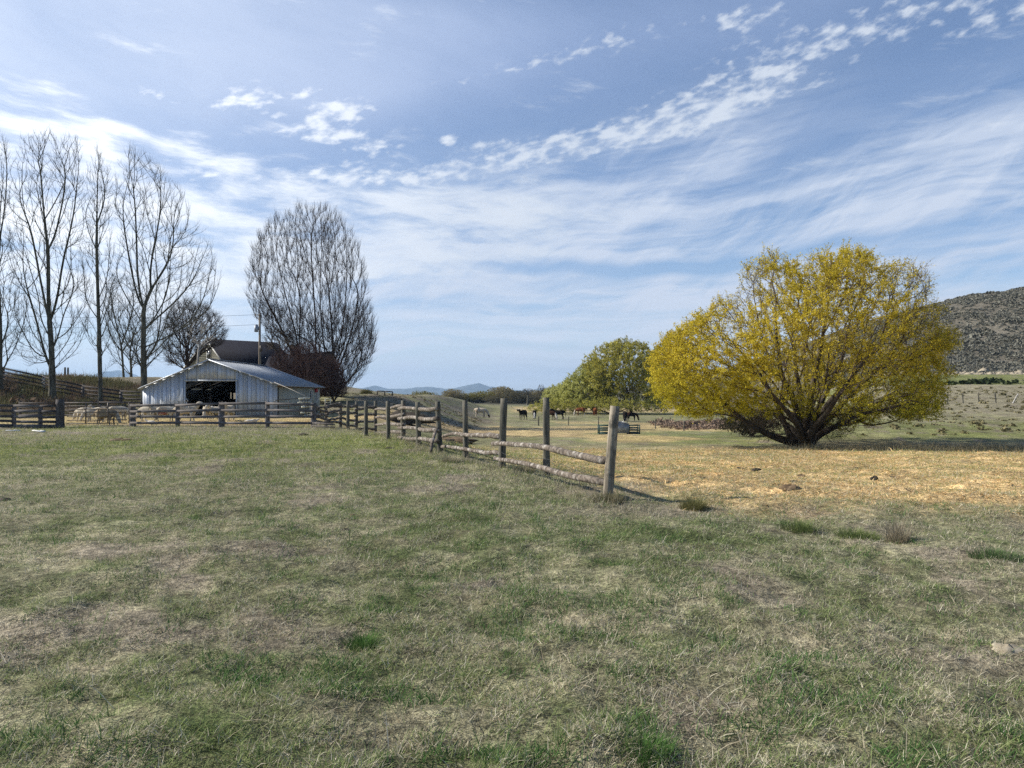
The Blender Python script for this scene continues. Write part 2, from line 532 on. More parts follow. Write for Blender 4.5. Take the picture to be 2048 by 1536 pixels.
M['white_metal'] = mottled('chalky_white_metal', (0.45, 0.46, 0.36), (0.68, 0.68, 0.58), 8, rough=.6)
M['barn_panel'] = mottled('galvanised_siding', (0.42, 0.46, 0.51), (0.455, 0.495, 0.545), 2, rough=.5, stretch=(1, 1, .3), bstr=.03, metal=0.25, seam_shade=.305)
M['barn_panel_new'] = mottled('newer_siding', (0.50, 0.54, 0.60), (0.58, 0.62, 0.68), 3, rough=.45, stretch=(1, 1, .3), bstr=.03, metal=0.25, seam_shade=.305)
M['barn_roof'] = mottled('galvanised_roof', (0.33, 0.365, 0.41), (0.40, 0.435, 0.48), 3, rough=.65, bstr=.05, metal=0.1, stretch=(1, .2, 1))
M['barn_beige'] = mottled('beige_siding', (0.34, 0.34, 0.28), (0.42, 0.42, 0.35), 3, rough=.6, bstr=.05, stretch=(1, 1, .3))
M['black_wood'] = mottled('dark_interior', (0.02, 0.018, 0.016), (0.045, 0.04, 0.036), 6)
M['eave_wood'] = mottled('eave_wood', (0.14, 0.09, 0.055), (0.26, 0.18, 0.12), 8)
M['siding'] = mottled('farmhouse_siding', (0.26, 0.255, 0.21), (0.33, 0.32, 0.27), 3, rough=.7, bstr=.05)
M['shingle'] = mottled('dark_shingle', (0.016, 0.017, 0.024), (0.028, 0.028, 0.036), 12, bstr=.3, spec=.05)
M['chimney'] = mottled('chimney_brick', (0.07, 0.05, 0.04), (0.14, 0.10, 0.085), 10)
M['glass'] = mottled('window_glass', (0.03, 0.035, 0.04), (0.05, 0.055, 0.06), 2, rough=.15, bstr=0, spec=.6)
M['white_paint'] = mottled('white_paint', (0.55, 0.55, 0.53), (0.7, 0.7, 0.68), 4)
M['green_metal'] = mottled('green_paint', (0.025, 0.06, 0.05), (0.06, 0.11, 0.095), 10, rough=.5)
M['grey_metal'] = mottled('grey_sheet_metal', (0.25, 0.28, 0.33), (0.36, 0.39, 0.44), 5, rough=.5, bstr=.05, metal=.3)
M['red'] = mottled('red_paint', (0.40, 0.03, 0.03), (0.5, 0.05, 0.05), 6, rough=.5)
M['horn'] = mottled('horn', (0.35, 0.31, 0.25), (0.5, 0.46, 0.4), 9)
M['dung'] = mottled('dung', (0.03, 0.024, 0.016), (0.07, 0.055, 0.04), 9, bstr=.8)
M['hay'] = mottled('old_hay', (0.09, 0.06, 0.035), (0.20, 0.14, 0.08), 7, bstr=1)
M['stone'] = mottled('tan_stone', (0.27, 0.23, 0.16), (0.40, 0.35, 0.26), 9, bstr=.7)
M['pole_wood'] = mottled('pole_wood', (0.16, 0.13, 0.10), (0.26, 0.22, 0.17), 9, stretch=(1, 1, .1))
M['wire'] = mottled('wire', (0.04, 0.04, 0.04), (0.06, 0.06, 0.06), 3, rough=.5)

GREEN, OLIVE, TAN, STRAW, DIRT = [np.array(c) for c in ((0.090, 0.112, 0.042), (0.195, 0.215, 0.075), (0.30, 0.27, 0.175), (0.68, 0.485, 0.235), (0.235, 0.20, 0.148))]


def ground_colour(x, y):
    x = np.asarray(x, float); y = np.asarray(y, float)
    dry = dry_m(x, y)[..., None]; st = straw_m(x, y)[..., None]; di = dirt_m(x, y)[..., None]
    far = ss(10, 26, y)[..., None]
    c = (GREEN * (1 - far) + OLIVE * far) * (1 - dry) + TAN * dry
    c = c * (1 - di) + DIRT * di
    c = c * (1 - st) + STRAW * st
    # the sagebrush hill: grey tan soil, pale cut bank at its foot
    hm = (ss(172, 182, y) * ss(45, 60, x))[..., None]
    f = fbm(x / 12, y / 12, 4, 61)[..., None]
    c = c * (1 - hm) + hm * (np.array((0.165, 0.150, 0.118)) * (0.6 + 0.8 * f))
    cut = (ss(176, 180, y + 4 * f[..., 0]) * (1 - ss(186, 192, y + 4 * f[..., 0])) * ss(70, 80, x) * (1 - ss(128, 140, x)))[..., None]
    c = c * (1 - cut) + cut * np.array((0.40, 0.35, 0.27))
    pl = ss(330, 420, y)[..., None]
    c = c * (1 - pl) + pl * np.array((0.09, 0.085, 0.06))
    return c


m, q, out = material('pasture_ground')
at = q.n('ShaderNodeAttribute', attribute_name='Col')
geo = q.n('ShaderNodeNewGeometry')
n1 = q.noise(geo.outputs['Position'], 9.0, 5, 0.7)
n2 = q.noise(q.vmul(geo.outputs['Position'], (1.0, 1.0, 1.0)), 0.9, 6, 0.72)
n3 = q.noise(q.vmul(geo.outputs['Position'], (1.0, 0.6, 1.0)), 2.6, 4, 0.7)
n4 = q.noise(q.vmul(geo.outputs['Position'], (1.0, 0.45, 1.0)), 0.22, 5, 0.7)
f1 = q.ramp(n1, 0.3, 0.72, 0.50, 1.50)
f2 = q.ramp(n2, 0.3, 0.72, 0.68, 1.34)
hs = q.n('ShaderNodeMix', data_type='RGBA', blend_type='MULTIPLY'); hs.inputs[0].default_value = 1
q.put(hs.inputs[6], at.outputs['Color']); fm = q.m('MULTIPLY', q.m('MULTIPLY', f1, f2), q.ramp(n4, .3, .7, .75, 1.25)); q.put(hs.inputs[7], q.comb(fm, fm, fm))
tanmix = q.mix(q.m('MULTIPLY', q.ramp(n3, 0.5, 0.68), 0.30), hs.outputs[2], (0.24, 0.20, 0.12))
n5 = q.noise(q.vmul(geo.outputs['Position'], (1.0, 1.3, 1.0)), 34.0, 4, 0.75, 1.6)
n6 = q.noise(geo.outputs['Position'], 75.0, 3, 0.7, 2.5)
st5 = q.n('ShaderNodeMix', data_type='RGBA', blend_type='MULTIPLY'); st5.inputs[0].default_value = 1
q.put(st5.inputs[6], tanmix); f5 = q.m('MULTIPLY', q.ramp(n5, .36, .60, .30, 1.35), q.ramp(n6, .35, .62, .55, 1.35)); q.put(st5.inputs[7], q.comb(f5, f5, f5))
tanmix = st5.outputs[2]
principled(q, out, tanmix, 0.95, n1, 0.9, 0.06, spec=0.1)
M['ground'] = m

# ------------------------------------------------------------------ ground sheet
rings = [0.0]
r = 0.6
while r < 14000:
    rings.append(r); r *= 1.0165 if r < 400 else 1.05
rings = np.array(rings[1:])
ang = np.concatenate([np.linspace(-48, 48, 420), np.linspace(48, 312, 90)[1:-1]])
ang = R(1) * ang
RR, AA = np.meshgrid(rings, ang, indexing='ij')
gx, gy = RR * np.sin(AA), RR * np.cos(AA)
gz = height(gx, gy)
nr, na = gx.shape
V = np.stack([gx, gy, gz], -1).reshape(-1, 3)
V = np.concatenate([V, [[0, 0, float(height(0, 0))]]])
i, j = np.meshgrid(np.arange(nr - 1), np.arange(na), indexing='ij')
j2 = (j + 1) % na
quads = np.stack([i * na + j, i * na + j2, (i + 1) * na + j2, (i + 1) * na + j], -1).reshape(-1, 4)[:, ::-1]
c0 = len(V) - 1
jj = np.arange(na)
tris = np.stack([np.full(na, c0), jj, (jj + 1) % na], -1)[:, ::-1]
loops = np.concatenate([quads.ravel(), tris.ravel()])
sizes = np.concatenate([np.full(len(quads), 4), np.full(na, 3)])
colr = ground_colour(V[:, 0], V[:, 1])
ground = raw_mesh('ground', V, loops, sizes, M['ground'], col=colr, smooth=True)
tag(ground, 'grazed pasture ground falling away to the right', kind='structure')

# ------------------------------------------------------------------ far mountains
prof = [(-900, 752), (-600, 744), (-400, 735), (-200, 742), (-100, 736), (0, 735), (40, 741), (95, 751), (140, 758), (200, 757), (225, 745), (240, 741), (262, 752), (330, 762), (450, 770), (600, 776),
        (690, 775), (735, 777), (752, 772), (775, 779), (820, 777), (835, 775), (860, 774), (890, 778), (910, 777), (940, 770), (958, 767), (980, 775), (1030, 780), (1060, 782), (1110, 775),
        (1140, 765), (1180, 758), (1300, 748), (1500, 752), (1800, 760), (2200, 755), (2800, 765)]
pxs = np.linspace(-900, 2800, 700)
top = np.interp(pxs, [p[0] for p in prof], [p[1] for p in prof])
top = top + (fbm(pxs / 30, pxs * 0, 4, 90) - .5) * 3.5
DR = 11000.0
rows = np.linspace(-1, 1, 41)
mv = []
for t in rows:
    D = DR + t * 2200
    hgt = (HY - top) / F * DR + 8
    prof_z = (1 - abs(t) ** 1.2)
    rid = 1 + 0.35 * (fbm(pxs / 18 + 3, np.full_like(pxs, t * 5), 4, 91) - .5) * (abs(t) > 0.02)
    z = np.where(abs(t) >= 0.999, -30, hgt * prof_z * rid - 10 * abs(t))
    mv.append(np.stack([(pxs - CX) / F * DR, np.full_like(pxs, D), z], -1))
mv = np.array(mv); a_, b_ = mv.shape[:2]
i, j = np.meshgrid(np.arange(a_ - 1), np.arange(b_ - 1), indexing='ij')
qd = np.stack([i * b_ + j, i * b_ + j + 1, (i + 1) * b_ + j + 1, (i + 1) * b_ + j], -1).reshape(-1, 4)
M['mountain'] = mottled('mountain_slope', (0.05, 0.07, 0.06), (0.09, 0.10, 0.09), 0.002, bstr=0)
mo = raw_mesh('hills', mv.reshape(-1, 3), qd.ravel(), np.full(len(qd), 4), M['mountain'], smooth=True)
tag(mo, 'blue mountain range along the far horizon', kind='structure')

rng = np.random.default_rng(7)


# ------------------------------------------------------------------ grass
def blades(n, dlo, dhi, alo, ahi, keep, colf, len0, wid0, lean, name, label, seg=2, power=0.0):
    """scattered curved blades; density falls with distance"""
    pw = power or .45
    D = (dlo ** pw + rng.random(n) * (dhi ** pw - dlo ** pw)) ** (1 / pw)
    A = rng.uniform(alo, ahi, n)
    x, y = D * np.tan(A), D
    k = keep(x, y) > rng.random(n)
    x, y, D = x[k], y[k], D[k]; n = len(x)
    z = height(x, y)
    sc_ = np.maximum(1.0, D / 7.0) ** 0.62
    L = len0 * rng.lognormal(0, 0.40, n) * sc_
    Wd = wid0 * rng.uniform(0.6, 1.4, n) * sc_
    th = rng.uniform(0, 2 * math.pi, n)
    le = np.clip(rng.normal(lean, 0.28, n), 0.05, 1.45)      # angle away from vertical
    curl = rng.uniform(0.1, 0.9, n)
    dx, dy = np.cos(th), np.sin(th)
    px_, py_ = -dy, dx
    tw = rng.uniform(-0.7, 0.7, n)
    pts = []
    cx, cy, cz = x.copy(), y.copy(), z - 0.004
    for s_ in range(seg + 1):
        wv = Wd * (1 - (s_ / seg) ** 1.6) * 0.5 if s_ < seg else Wd * 0.0
        if s_ < seg:
            pts.append(np.stack([cx - px_ * wv, cy - py_ * wv, cz - tw * wv], -1)); pts.append(np.stack([cx + px_ * wv, cy + py_ * wv, cz + tw * wv], -1))
        else:
            pts.append(np.stack([cx, cy, cz], -1))
        a = le + curl * s_ / seg
        st = L / seg
        cx = cx + dx * np.sin(a) * st; cy = cy + dy * np.sin(a) * st; cz = cz + np.maximum(np.cos(a), -0.1) * st
    nv = 2 * seg + 1
    V = np.stack(pts, 1).reshape(-1, 3)
    base = (np.arange(n) * nv)[:, None]
    lp = []
    for s_ in range(seg - 1):
        lp.append(base + np.array([2 * s_, 2 * s_ + 1, 2 * s_ + 3, 2 * s_ + 2]))
    lp.append(base + np.array([2 * seg - 2, 2 * seg - 1, 2 * seg]))
    loops = np.concatenate(lp, 1).ravel()
    sizes = np.tile([4] * (seg - 1) + [3], n)
    c = colf(x, y, n)
    col = np.repeat(c, nv, 0)
    o = raw_mesh(name, V, loops, sizes, M['grass'], col=col)
    tag(o, label, kind='stuff')
    return o


def grass_col(x, y, n):
    dry = dry_m(x, y)
    isdry = rng.random(n) < (0.16 + 0.48 * dry + 0.25 * dirt_m(x, y))
    g1, g2 = np.array((0.070, 0.125, 0.036)), np.array((0.37, 0.43, 0.18))
    t1, t2 = np.array((0.27, 0.24, 0.165)), np.array((0.80, 0.74, 0.58))
    f = rng.random((n, 1)); f2 = rng.random((n, 1)) ** 1.5
    far = ss(9, 24, y)[:, None]
    g = g1 * (1 - f) + g2 * f
    g = g * (1 - far) + far * (g * np.array((1.25, 1.12, 0.9)))
    return np.where(isdry[:, None], t1 * (1 - f2) + t2 * f2, g)


def grass_keep(x, y):
    return np.clip((1.0 - 0.70 * dirt_m(x, y)) * (1 - 0.5 * straw_m(x, y)) * (0.10 + 1.25 * ss(.36, .62, fbm(x / .22, y / .22, 2, 71) + .05 * ss(9, 16, y))), 0, 1)


NG = GRASS if 'GRASS' in globals() else 1.0
blades(int(900000 * NG), 2.3, 40, R(-39), R(39), grass_keep, grass_col, 0.046, 0.0032, 0.95, 'grass', 'short matted grass, green blades mixed with dry ones')


def clump_keep(x, y):
    return ss(0.565 + .03 * ss(5, 9, y), 0.68, fbm(x / 0.34 + 31, y / 0.34, 3, 72)) * (1 - 0.9 * straw_m(x, y)) * (1 - dirt_m(x, y))


def clump_col(x, y, n):
    f = rng.random((n, 1))
    return np.array((0.028, 0.080, 0.024)) * (1 - f) + np.array((0.14, 0.25, 0.080)) * f


blades(int(230000 * NG), 2.3, 26, R(-39), R(39), clump_keep, clump_col, 0.062, 0.0040, 0.75, 'grass', 'fresh dark green grass clumps in the pasture', seg=3)


def dead_col(x, y, n):
    f = rng.random((n, 1))
    return np.array((0.26, 0.21, 0.13)) * (1 - f) + np.array((0.60, 0.53, 0.38)) * f


blades(int(16000 * NG), 2.3, 14, R(-39), R(39), lambda x, y: 0.35 + 0.6 * dry_m(x, y), dead_col, 0.10, 0.0034, 1.30, 'straw', 'loose bleached stems lying in the foreground grass', seg=2)


def straw_keep(x, y):
    return straw_m(x, y) ** 1.3


def straw_col(x, y, n):
    f = rng.random((n, 1))
    return np.array((0.42, 0.28, 0.12)) * (1 - f) + np.array((0.85, 0.66, 0.36)) * f


blades(int(170000 * NG), 9.5, 48, R(-30), R(39), straw_keep, straw_col, 0.06, 0.011, 1.5, 'straw', 'golden straw spread over the feeding ground beyond the rail fence', seg=2)


# long dead grass along the rail fence and the corral foot
def strip_keep(x, y):
    d = np.abs(x - xfence(y) + 0.1)
    a = np.exp(-(d / 0.40) ** 2) * (y < 40) * 0.7 * (0.3 + fbm(x / .7, y / .7, 2, 93))
    b2 = np.exp(-((y - 40.1) / 0.35) ** 2) * (x < -10) * 0.9
    return a * (y > 10) + b2


blades(int(110000 * NG), 10, 42, R(-39), R(12), strip_keep, lambda x, y, n: np.array((0.22, 0.19, 0.13)) * (1 - (f := rng.random((n, 1)))) + np.array((0.40, 0.37, 0.27)) * f,
       0.105, 0.005, 0.55, 'dry_grass', 'taller dead grass along the fence lines', seg=2)


def lip_keep(x, y):
    return np.exp(-((y - 39.5 + 0.10 * (x - 20)) / 1.3) ** 2) * ss(13, 18, x) * (0.3 + fbm(x / .8, y / .8, 2, 4))


blades(int(110000 * NG), 33, 44, R(14), R(38), lip_keep, lambda x, y, n: np.array((0.20, 0.18, 0.11)) * (1 - (f := rng.random((n, 1)))) + np.array((0.42, 0.36, 0.22)) * f,
       0.09, 0.006, 0.4, 'dry_grass', 'pale dry grass on the edge of the swale in front of the willow', seg=2)


def reed_keep(x, y):
    return ss(.180, .235, x / y + .012 * (vn(y / 3, x * 0, 5) - .5)) * (1 - ss(.29, .33, x / y)) * (.05 + 1.3 * ss(.3, .7, fbm(x / 2.2, y / 4, 3, 66))) * ss(80, 91, y + 5 * (vn(x / 2, y / 2, 6) - .5)) * (1 - ss(105, 112, y))


def bank_keep(x, y):
    return ss(-60, -50, x) * (1 - ss(-36, -34, x)) * (0.25 + fbm(x / 2, y / 2, 3, 44))


blades(int(90000 * NG), 56, 78, R(-38), R(-24), bank_keep, lambda x, y, n: np.array((0.11, 0.095, 0.055)) * (1 - (f := rng.random((n, 1)))) + np.where(fbm(x / 3, y / 3, 2, 45)[:, None] > .5, np.array((0.26, 0.19, 0.14)), np.array((0.20, 0.20, 0.10))) * f,
       0.09, 0.009, 0.35, 'dry_grass', 'rough brown and olive grass on the bank below the bare trees', seg=2)


# ------------------------------------------------------------------ trees
def in_poly(px, py, poly):
    poly = np.array(poly, float); n = len(poly)
    ins = np.zeros(len(px), bool); dmin = np.full(len(px), 1e9)
    for i in range(n):
        x1, y1 = poly[i]; x2, y2 = poly[(i + 1) % n]
        c = ((y1 > py) != (y2 > py)) & (px < (x2 - x1) * (py - y1) / (y2 - y1 + 1e-9) + x1)
        ins ^= c
        t = np.clip(((px - x1) * (x2 - x1) + (py - y1) * (y2 - y1)) / ((x2 - x1) ** 2 + (y2 - y1) ** 2 + 1e-9), 0, 1)
        dmin = np.minimum(dmin, np.hypot(px - x1 - t * (x2 - x1), py - y1 - t * (y2 - y1)))
    return ins, dmin


def crown_points(poly, D, half, n, rg, shell=0.0, gaps=0.0):
    """points through a crown whose outline is poly (photo pixels) at distance D, half metres deep each way"""
    poly = np.array(poly, float)
    lo, hi = poly.min(0), poly.max(0)
    out = []
    got = 0
    while got < n:
        px = rg.uniform(lo[0], hi[0], n * 3); py = rg.uniform(lo[1], hi[1], n * 3)
        ins, d = in_poly(px, py, poly)
        px, py, d = px[ins], py[ins], d[ins]
        if len(px) == 0: continue
        e = np.clip(d / (0.45 * min(hi - lo)), 0, 1)
        off = np.sqrt(1 - (1 - e) ** 2) * half
        t = rg.uniform(-1, 1, len(px))
        if shell: t = np.sign(t) * np.abs(t) ** (1 - shell)
        DD = D + t * off
        if gaps:
            # vary density in lumps so that the sky shows through
            lump = fbm(px / 24 + DD * .35, py / 24 - DD * .25, 3, 19)
            k = rg.random(len(px)) > gaps * ss(0.62, 0.40, lump) if False else rg.random(len(px)) > gaps * (1 - ss(0.38, 0.58, lump))
            px, py, DD = px[k], py[k], DD[k]
        out.append(np.stack([(px - CX) / F * DD, DD, EYE - (py - HY) / F * DD], -1)); got += len(px)
    return np.concatenate(out)[:n]


class Tree:
    def __init__(s, rg):
        s.p = []; s.par = []; s.d = []; s.pl = []; s.rg = rg; s.rmin = []

    def node(s, p, par, rmin=0.0):
        p = np.asarray(p, float)
        s.p.append(p); s.par.append(par)
        if par >= 0:
            v = p - s.p[par]; L = np.linalg.norm(v) + 1e-9
            s.d.append(v / L); s.pl.append(s.pl[par] + L)
        else:
            s.d.append(np.array([0, 0, 1.0])); s.pl.append(0)
        s.rmin.append(rmin)
        return len(s.p) - 1

    def limb(s, pts, start=-1, rmin=0.0, sub=3, wob=0.0):
        """a seeded limb through world points"""
        last = start
        if start < 0:
            last = s.node(pts[0], -1, rmin); pts = pts[1:]
        first = last
        for q in pts:
            a = s.p[last].copy(); q = np.array(q, float)
            for k in range(1, sub + 1):
                p = a + (q - a) * k / sub
                if k < sub and wob: p = p + s.rg.normal(size=3) * wob
                last = s.node(p, last, rmin)
        return first, last

    def nearest(s, p):
        P_ = np.array(s.p); return int(np.argmin(((P_ - np.array(p)) ** 2).sum(1)))

    def fill(s, pts, bf=0.25, turn=1.2, step=1.0, curve=0.5, grav=0.0, order=None, wob=0.05, rise=0.0, first=0):
        pts = np.asarray(pts)
        root = s.p[0]
        o = np.argsort(np.linalg.norm(pts - root, axis=1) if order is None else order)
        if first:
            far_ = o[len(o) // 2:]
            f1_ = s.rg.choice(far_, min(first, len(far_)), replace=False)
            o = np.concatenate([f1_, o[~np.isin(o, f1_)]])
        cap = len(s.p) + len(pts) * 14
        PP = np.zeros((cap, 3)); DDr = np.zeros((cap, 3)); PL = np.zeros(cap)
        n = len(s.p); PP[:n] = s.p; DDr[:n] = s.d; PL[:n] = s.pl
        for a in pts[o]:
            v = a - PP[:n]; L = np.sqrt((v * v).sum(1)) + 1e-6
            cosn = (v * DDr[:n]).sum(1) / L
            cost = L * (1 + turn * (1 - cosn) ** 1.0) + bf * PL[:n]
            k = int(np.argmin(cost))
            Lk = L[k]; m_ = max(1, int(round(Lk / step)))
            m_ = min(m_, 16)
            p0 = PP[k].copy(); d0 = DDr[k].copy()
            c1 = p0 + d0 * Lk * curve * 0.5 + np.array([0, 0, grav]) * Lk * 0.2
            if rise: c1 = (1 - rise) * c1 + rise * (a - np.array([0, 0, 1.0]) * Lk * .55)
            last = k
            for q in range(1, m_ + 1):
                t = q / m_
                p = (1 - t) ** 2 * p0 + 2 * t * (1 - t) * c1 + t * t * a
                if q < m_ and wob: p = p + s.rg.normal(size=3) * wob * min(1, Lk * .3)
                last = s.node(p, last)
                PP[n] = p; DDr[n] = s.d[-1]; PL[n] = s.pl[-1]; n += 1

    def finish(s, tip=0.012, e=2.3, smooth=4):
        n = len(s.p); s.P = np.array(s.p); s.par = list(s.par)
        pr = np.array(s.par); cnt = np.zeros(n)
        for i in range(n - 1, -1, -1):
            cnt[i] += 1
            if pr[i] >= 0: cnt[pr[i]] += cnt[i]
        mc = np.full(n, -1); bst = np.zeros(n)
        for i in range(n):
            if pr[i] >= 0 and cnt[i] > bst[pr[i]]: bst[pr[i]] = cnt[i]; mc[pr[i]] = i
        mv_ = (pr >= 0) & (mc >= 0)
        for _ in range(smooth):
            Q = s.P.copy()
            Q[mv_] = .4 * s.P[mv_] + .3 * (s.P[pr[mv_]] + s.P[mc[mv_]])
            s.P = Q
        dd = s.P[1:] - s.P[pr[1:]]
        dd /= np.linalg.norm(dd, axis=1)[:, None] + 1e-9
        for i in range(1, n): s.d[i] = dd[i - 1]
        acc = np.zeros(n); par = s.par
        for i in range(n - 1, -1, -1):
            if acc[i] == 0: acc[i] = tip ** e
            if par[i] >= 0: acc[par[i]] += acc[i]
        s.r = np.maximum(acc ** (1 / e), np.array(s.rmin))
        s.Dv = np.array(s.d)
        return s

    def twigs(s, rmax, k, length, up=0.6, spread=0.7, rad=0.006, seg=2, drop=0.0):
        """fine shoots on every thin branch node; returns tip points"""
        idx = np.nonzero(s.r < rmax)[0]
        idx = np.repeat(idx, k)
        idx = idx[s.rg.random(len(idx)) > drop]
        n = len(idx)
        d = s.Dv[idx] + s.rg.normal(size=(n, 3)) * spread + np.array([0, 0, up])
        d /= np.linalg.norm(d, axis=1)[:, None]
        L = length * s.rg.uniform(0.45, 1.25, n)[:, None]
        a = s.P[idx]; b1 = a + d * L * 0.5 + s.rg.normal(size=(n, 3)) * 0.04
        d2 = d + np.array([0, 0, up * 0.4]) + s.rg.normal(size=(n, 3)) * .15; d2 /= np.linalg.norm(d2, axis=1)[:, None]
        c1 = b1 + d2 * L * 0.5
        s.tw = (a, b1, c1, rad)
        return a, b1, c1

    def mesh(s, thr, mat, parent, mat2=None):
        """trunk: segments thicker than thr; crown: the rest with the twigs"""
        P_, par, r = s.P, np.array(s.par), s.r
        n = len(P_)
        main = np.full(n, -1); best = np.zeros(n)
        for i in range(n):
            p = par[i]
            if p >= 0 and r[i] > best[p]: best[p] = r[i]; main[p] = i
        nd = s.Dv.copy()
        ok = main >= 0
        nd[ok] = nd[ok] + s.Dv[main[ok]]
        if par[0] < 0 and main[0] >= 0: nd[0] = s.Dv[main[0]]
        nd /= np.linalg.norm(nd, axis=1)[:, None] + 1e-9

        def rings(c, d, rad, k):
            ref = np.array([0.93, 0.31, 0.19])
            u = ref - (d @ ref)[:, None] * d; u /= np.linalg.norm(u, axis=1)[:, None] + 1e-9
            v = np.cross(d, u)
            an = np.arange(k) * 2 * math.pi / k
            return c[:, None, :] + rad[:, None, None] * (np.cos(an)[None, :, None] * u[:, None, :] + np.sin(an)[None, :, None] * v[:, None, :])

        e_ = np.nonzero(par >= 0)[0]
        ismain = main[par[e_]] == e_
        rs = np.where(ismain, r[par[e_]], np.minimum(r[e_] * 1.15, r[par[e_]]))
        ds = np.where(ismain[:, None], nd[par[e_]], s.Dv[e_])
        groups = {}
        for nm, sel, k in (('trunk', r[e_] >= thr, 9), ('crown', (r[e_] < thr) & (r[e_] > thr * .35), 5), ('crown', r[e_] <= thr * .35, 3)):
            if not sel.any(): continue
            ee = e_[sel]
            a = rings(P_[par[ee]], ds[sel], rs[sel], k); c = rings(P_[ee], nd[ee], r[ee], k)
            V = np.concatenate([a, c], 1).reshape(-1, 3)
            bs = (np.arange(len(ee)) * 2 * k)[:, None, None]
            jj = np.arange(k); q_ = np.stack([jj, (jj + 1) % k, k + (jj + 1) % k, k + jj], -1)[None]
            f = (bs + q_).reshape(-1, 4)
            groups.setdefault(nm, []).append((V, f))
        if hasattr(s, 'tw'):
            a, b1, c1, rad = s.tw
            m_ = len(a)
            dv = b1 - a; dv /= np.linalg.norm(dv, axis=1)[:, None] + 1e-9
            ra = rings(a, dv, np.full(m_, rad), 3); rb = rings(b1, dv, np.full(m_, rad * .8), 3); rc = rings(c1, dv, np.full(m_, rad * .35), 3)
            V = np.concatenate([ra, rb, rc], 1).reshape(-1, 3)
            bs = (np.arange(m_) * 9)[:, None, None]
            jj = np.arange(3); q1 = np.stack([jj, (jj + 1) % 3, 3 + (jj + 1) % 3, 3 + jj], -1)
            f = (bs + np.concatenate([q1, q1 + 3])[None]).reshape(-1, 4)
            groups.setdefault('crown', []).append((V, f))
        outs = {}
        for nm, lst in groups.items():
            off = 0; VV = []; FF = []
            for V, f in lst:
                VV.append(V); FF.append(f + off); off += len(V)
            FF = np.concatenate(FF)
            outs[nm] = raw_mesh(nm, np.concatenate(VV), FF.ravel(), np.full(len(FF), 4), mat if nm == 'trunk' or mat2 is None else mat2, parent, smooth=(nm == 'trunk'))
        return outs


def leaf_mesh(name, pts, size, cols, parent, rg, elong=1.5, extra=None, mat='leaf'):
    n = len(pts)
    a = rg.normal(size=(n, 3)); a /= np.linalg.norm(a, axis=1)[:, None]
    b2 = rg.normal(size=(n, 3)); b2 -= (a * b2).sum(1)[:, None] * a; b2 /= np.linalg.norm(b2, axis=1)[:, None]
    s_ = (size * rg.uniform(.6, 1.35, n))[:, None]
    V = np.stack([pts - a * s_ * elong * .5, pts + b2 * s_ * .5, pts + a * s_ * elong * .5, pts - b2 * s_ * .5], 1).reshape(-1, 3)
    return raw_mesh(name, V, np.arange(4 * n), np.full(n, 4), M[mat], parent, col=np.repeat(cols, 4, 0))


def wp(lst, D):
    return [np.array(W(x, y, D + (dd[0] if dd else 0))) for x, y, *dd in lst]


def bare_tree(label, base_px, D, trunk, limbs, poly, n, half, seed, name='bare_poplar', cat='tree', group='bare poplars on the bank', mat='bark_poplar', bf=0.30, turn=1.3,
              tip=0.012, tw=(3, .75, .75, .45, .007), thr=0.07, rbase=0.3, mat2=None, e=2.3, gaps=0.0, wob=.05, step=1.0, rise=.6, first=60, extra=None):
    rg = np.random.default_rng(seed)
    base = G(base_px[0], D)
    base.z -= 0.15
    t = Tree(rg)
    tr = wp(trunk, D)
    t.limb([np.array(base)] + tr, -1, 0.0, 4, 0.04)
    for lb in limbs:
        q = wp(lb, D)
        k = t.nearest(q[0])
        t.limb(q[1:] if len(q) > 1 else q, k, 0.0, 4, 0.05)
    if poly is not None:
        t.fill(crown_points(poly, D, half, n, rg, gaps=gaps), bf, turn, step, .7, .35, wob=wob, rise=rise, first=first)
    if extra is not None: t.fill(crown_points(extra[0], D, half, extra[1], rg, gaps=gaps), bf, turn, step, .7, .35, wob=wob, rise=.5)
    t.finish(tip, e)
    # flare at the base
    d0 = t.P[:, 2] - base.z
    t.r = t.r * (1 + 0.5 * np.exp(-np.maximum(d0, 0) / 0.5) * (t.r > thr))
    k, L, up, sp_, rad = tw
    t.twigs(0.035, k, L, up, sp_, rad)
    root = wthing(name, label, cat, base, group)
    t.mesh(thr, M[mat], root, M[mat2] if mat2 else None)
    return root, t


